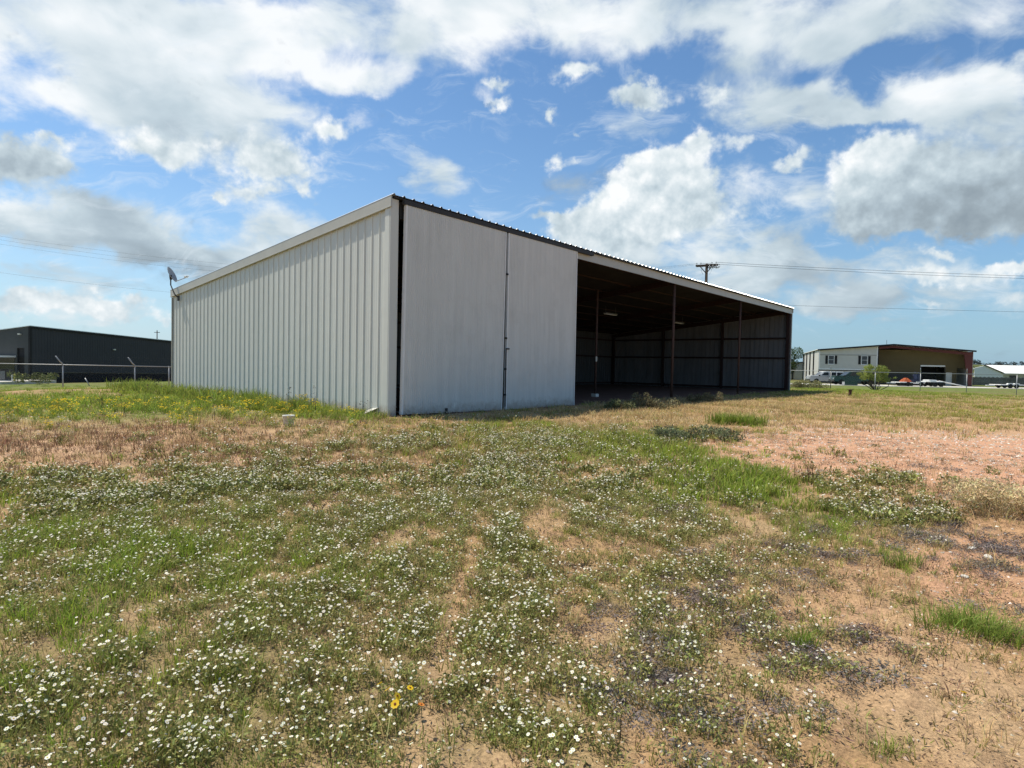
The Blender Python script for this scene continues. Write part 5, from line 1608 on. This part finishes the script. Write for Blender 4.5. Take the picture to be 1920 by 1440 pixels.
rg = np.random.default_rng(77)
single('grass_tuft', 'bright green grass clump by itself at the right edge of the field', 'grass clump', on_ground(1800, 1180),
       [('blades', clump(rg, 14, (.22, .13), n=42, h=.16, r=.09, w=.004, lean=1.0, col=(.20, .28, .045), tipcol=(.36, .39, .11)), 'leaf')], 'grass clumps')
single('grass_tuft', 'bright green grass clump touching the right photo edge, beside its twin', 'grass clump', on_ground(1890, 1205),
       [('blades', clump(rg, 13, (.20, .12), n=40, h=.14, r=.09, w=.004, lean=1.0, col=(.20, .28, .045), tipcol=(.36, .39, .11)), 'leaf')], 'grass clumps')
single('grass_tuft', 'bright green grass clump in straw before the open shed front', 'grass clump', on_ground(1380, 796),
       [('blades', clump(rg, 26, (.62, .30), n=34, h=.34, r=.16, w=.013, lean=.5, col=(.21, .29, .045), tipcol=(.36, .39, .11)), 'leaf')], 'grass clumps')
single('grass_tuft', 'small green grass clump on grey weeds near the lower right', 'grass clump', on_ground(1510, 1212),
       [('blades', clump(rg, 4, (.07, .05), n=50, h=.12, r=.05, w=.0035, lean=.6, col=(.21, .29, .045)), 'leaf')], 'grass clumps')
single('grass_tuft', 'pale green grass clump beside white stones on the right', 'grass clump', on_ground(1690, 1062),
       [('blades', clump(rg, 5, (.11, .08), n=44, h=.15, r=.06, w=.004, lean=.6, col=(.24, .29, .07)), 'leaf')], 'grass clumps')
cs = [(rg.uniform(-.75, .75), rg.uniform(-.32, .32), rg.uniform(.04, .20)) for _ in range(26)]
V = leaf_cloud(cs, [.13] * 26, 3200, .026, (.16, .18, .095), rg, .35, .7); V[0][:, 2] = np.maximum(V[0][:, 2], .005)
single('weed_clump', 'low dark grey green weed clump on pink dirt before the shed', 'weed', on_ground(1302, 826), [('foliage', V, 'leaf'), ('stems', clump(rg, 8, (.6, .25), n=14, h=.24, r=.1, w=.006, lean=.6, col=(.10, .10, .06)), 'dry')])
cs = [(rg.uniform(-.46, .46), rg.uniform(-.25, .25), rg.uniform(.06, .28)) for _ in range(20)]
V = leaf_cloud(cs, [.13] * 20, 4200, .016, (.62, .50, .29), rg, .35, .8); V[0][:, 2] = np.maximum(V[0][:, 2], .005)
single('straw_bush', 'rounded tan dry bush on the bare ground at the right edge', 'dry bush', on_ground(1862, 962), [('foliage', V, 'dry'), ('stems', clump(rg, 8, (.35, .2), n=40, h=.34, r=.12, w=.003, lean=.8, col=(.60, .48, .28)), 'dry')])
for px, py, s, lab in ((1222, 768, .75, 'grey straw bush at the threshold of the open bay, nearest the doors'), (1322, 756, .62, 'low grey straw bush at the open bay below the first column'), (1160, 770, .40, 'thin dark weed on the threshold right of the sliding doors')):
    cs = [(rg.uniform(-s, s), rg.uniform(-.3, .3), rg.uniform(.05, .42 * min(1, s + .2))) for _ in range(16)]
    V = leaf_cloud(cs, [.17 * min(1, s + .25)] * 16, int(2600 * s), .035, (.19, .17, .095) if s > .5 else (.11, .125, .06), rg, .35, .9); V[0][:, 2] = np.maximum(V[0][:, 2], .005)
    single('straw_bush' if s > .5 else 'weed_clump', lab, 'dry bush' if s > .5 else 'weed', on_ground(px, py), [('foliage', V, 'dry'), ('stems', clump(rg, 6, (s * .7, .2), n=26, h=.42 * min(1, s + .3), r=.15, w=.008, lean=.6, col=(.22, .18, .10)), 'dry')])
# dry stalky weeds
for px, py, h, lab in ((1520, 905, .40, 'tall bare brown weed stalks standing at the edge of the pink gravel'), (612, 985, .26, 'dark seed stalk rising among daisies left of the middle')):
    V = clump(rg, 5 if h > .3 else 2, (.22, .1), n=9 if h > .3 else 4, h=h, r=.10, w=.006, lean=.45, col=(.17, .10, .065), tipcol=(.27, .18, .11))
    parts = [('stalks', V, 'dry')]
    hd = [(rg.uniform(-.25, .25), rg.uniform(-.12, .12), h * rg.uniform(.6, 1.0)) for _ in range(12)]
    parts.append(('seed_heads', leaf_cloud(hd, [.035] * 12, 160, .012, (.22, .14, .09), rg, .3), 'dry'))
    single('dry_weed', lab, 'weed', on_ground(px, py), parts, 'dry weed stalks')
# dark seed stalks in the green strip before the long wall
wl_ = [(190, 770, .55), (230, 778, .62), (272, 772, .85), (289, 764, .75), (300, 768, .62), (400, 788, .5), (545, 772, .62), (588, 776, .66), (682, 778, .4), (130, 772, .5)]
names = ['first', 'second', 'third', 'fourth', 'fifth', 'sixth', 'seventh', 'eighth', 'ninth', 'tenth']
order = sorted(range(len(wl_)), key=lambda k: wl_[k][0])
for q, k in enumerate(order):
    px, py, h = wl_[k]
    V = clump(rg, 2, (.05, .05), n=2, h=h * .8, r=.03, w=.011, lean=.12, col=(.075, .06, .04), var=.3)
    hd = [(rg.normal() * .05, rg.normal() * .05, h * rg.uniform(.5, 1.0)) for _ in range(7)]
    V2 = leaf_cloud(hd, [.04] * 7, 30, .02, (.09, .075, .05), rg, .4)
    single('dark_weed_stalk', 'dark dead weed stalk before the long wall, %s from the left' % names[q], 'weed', on_ground(px, py), [('stalk', V, 'dry'), ('seed_heads', V2, 'dry')], 'dark stalks before the long wall')
# red and yellow blanket flowers near the bottom of the picture
spots = [(711, 1312, .032), (726, 1322, .036), (744, 1336, .040), (740, 1352, .044), (768, 1320, .034), (789, 1352, .032)]
fl = ['leftmost yellow flower with dark eye at the front of the meadow', 'yellow flower just right of the leftmost one at the meadow front', 'yellow flower directly above the largest one at the meadow front', 'largest and lowest bright yellow flower at the meadow front', 'yellow flower higher up between the two rightmost blooms', 'orange tinged rightmost flower at the meadow front']
for (px, py, s), lab in zip(spots, fl):
    x, y, z = on_ground(px, py + 26)
    t = thing('yellow_flower', lab, 'flower', (x, y, z), 0, 'yellow flowers at the meadow front')
    V, F, C = flower(rg, np.array([0, 0, .135]), s, (.74, .50, .02) if px != 789 else (.62, .22, .04), (.16, .035, .01), 8, .5)
    C = np.array(C); V = np.array(V); V[1::1] = V[1::1]
    tri_mesh('blossom', V, np.array(F), C, M['petal'], t)
    q = blade_tuft(rg, 7, .085, .02, .004, .6, G_DAISY, .3)
    tri_mesh('leaves', *q, M['leaf'], t)
    MB().tube([(.012, .004, -.01), (.004, 0, .07), (0, 0, .134)], .0016, 5).build('stem', mat('flower_stem', (.10, .12, .05), .7), t)
x, y, z = on_ground(1806, 1318)
t = thing('yellow_flower', 'lone small yellow flower on tan soil at the lower right', 'flower', (x, y, z))
V, F, C = flower(rg, np.array([0, 0, .05]), .030, (.74, .52, .03), (.5, .33, .02), 5, .6)
tri_mesh('blossom', np.array(V), np.array(F), np.array(C), M['petal'], t)
tri_mesh('leaves', *blade_tuft(rg, 10, .05, .03, .004, .8, G_DAISY, .3), M['leaf'], t)
# rusty stump and a bare sapling stick near the right fence
x, y, z = on_ground(1593, 743)
t = thing('rusty_post_stub', 'short rust brown stub standing in the grass right of the shed', 'post', (x, y, z))
MB().tube([(0, 0, -.05), (.02, 0, .2), (.03, 0, .34)], [.09, .08, .09], 8).build('stub', M['rust'], t)
MB().box(-.10, .16, -.10, .10, .341, .37).build('cap', M['rust'], t)
p = at_px(1557, 47.0)
t = thing('bare_sapling', 'bare dead sapling stick beside the olive shrub mound', 'sapling', p)
mb = MB(); mb.tube([(0, 0, -.05), (.02, 0, .5), (-.03, 0, .95)], [.03, .022, .01], 5)
for a, b, h in ((-.5, .2, .75), (.35, .1, .9), (-.3, -.2, 1.0), (-.75, .1, .62)): mb.tube([(.01, 0, .45), (a * .5, b, h * .8), (a, b, h)], [.014, .01, .004], 4)
mb.build('branches', M['bark'], t)
# white stones on the right
for q, (px, py, s, lab) in enumerate(((1822, 1030, .028, 'upper pale stone in the dry mats at the right'), (1852, 1046, .036, 'largest pale stone in the dry mats at the right'), (1808, 1082, .026, 'lower pale flat stone in the dry mats at the right'))):
    x, y, z = on_ground(px, py)
    mb = MB(); bmesh.ops.create_icosphere(mb.bm, subdivisions=2, radius=s)
    for v in mb.bm.verts:
        v.co = Vector((v.co.x * 1.35, v.co.y * .9, v.co.z * .55)) * (1 + .22 * math.sin(v.co.x * 90 + q) * math.cos(v.co.y * 70))
    o = mb.build('stone', mat('pale_limestone', (.55, .52, .46), .9, vary=.15, scale=12, bump=.5), None)
    o.location = (x, y, z + s * .1); o.rotation_euler = (0, 0, q * 1.1)
    tag(o, lab, 'stone', 'pale stones')
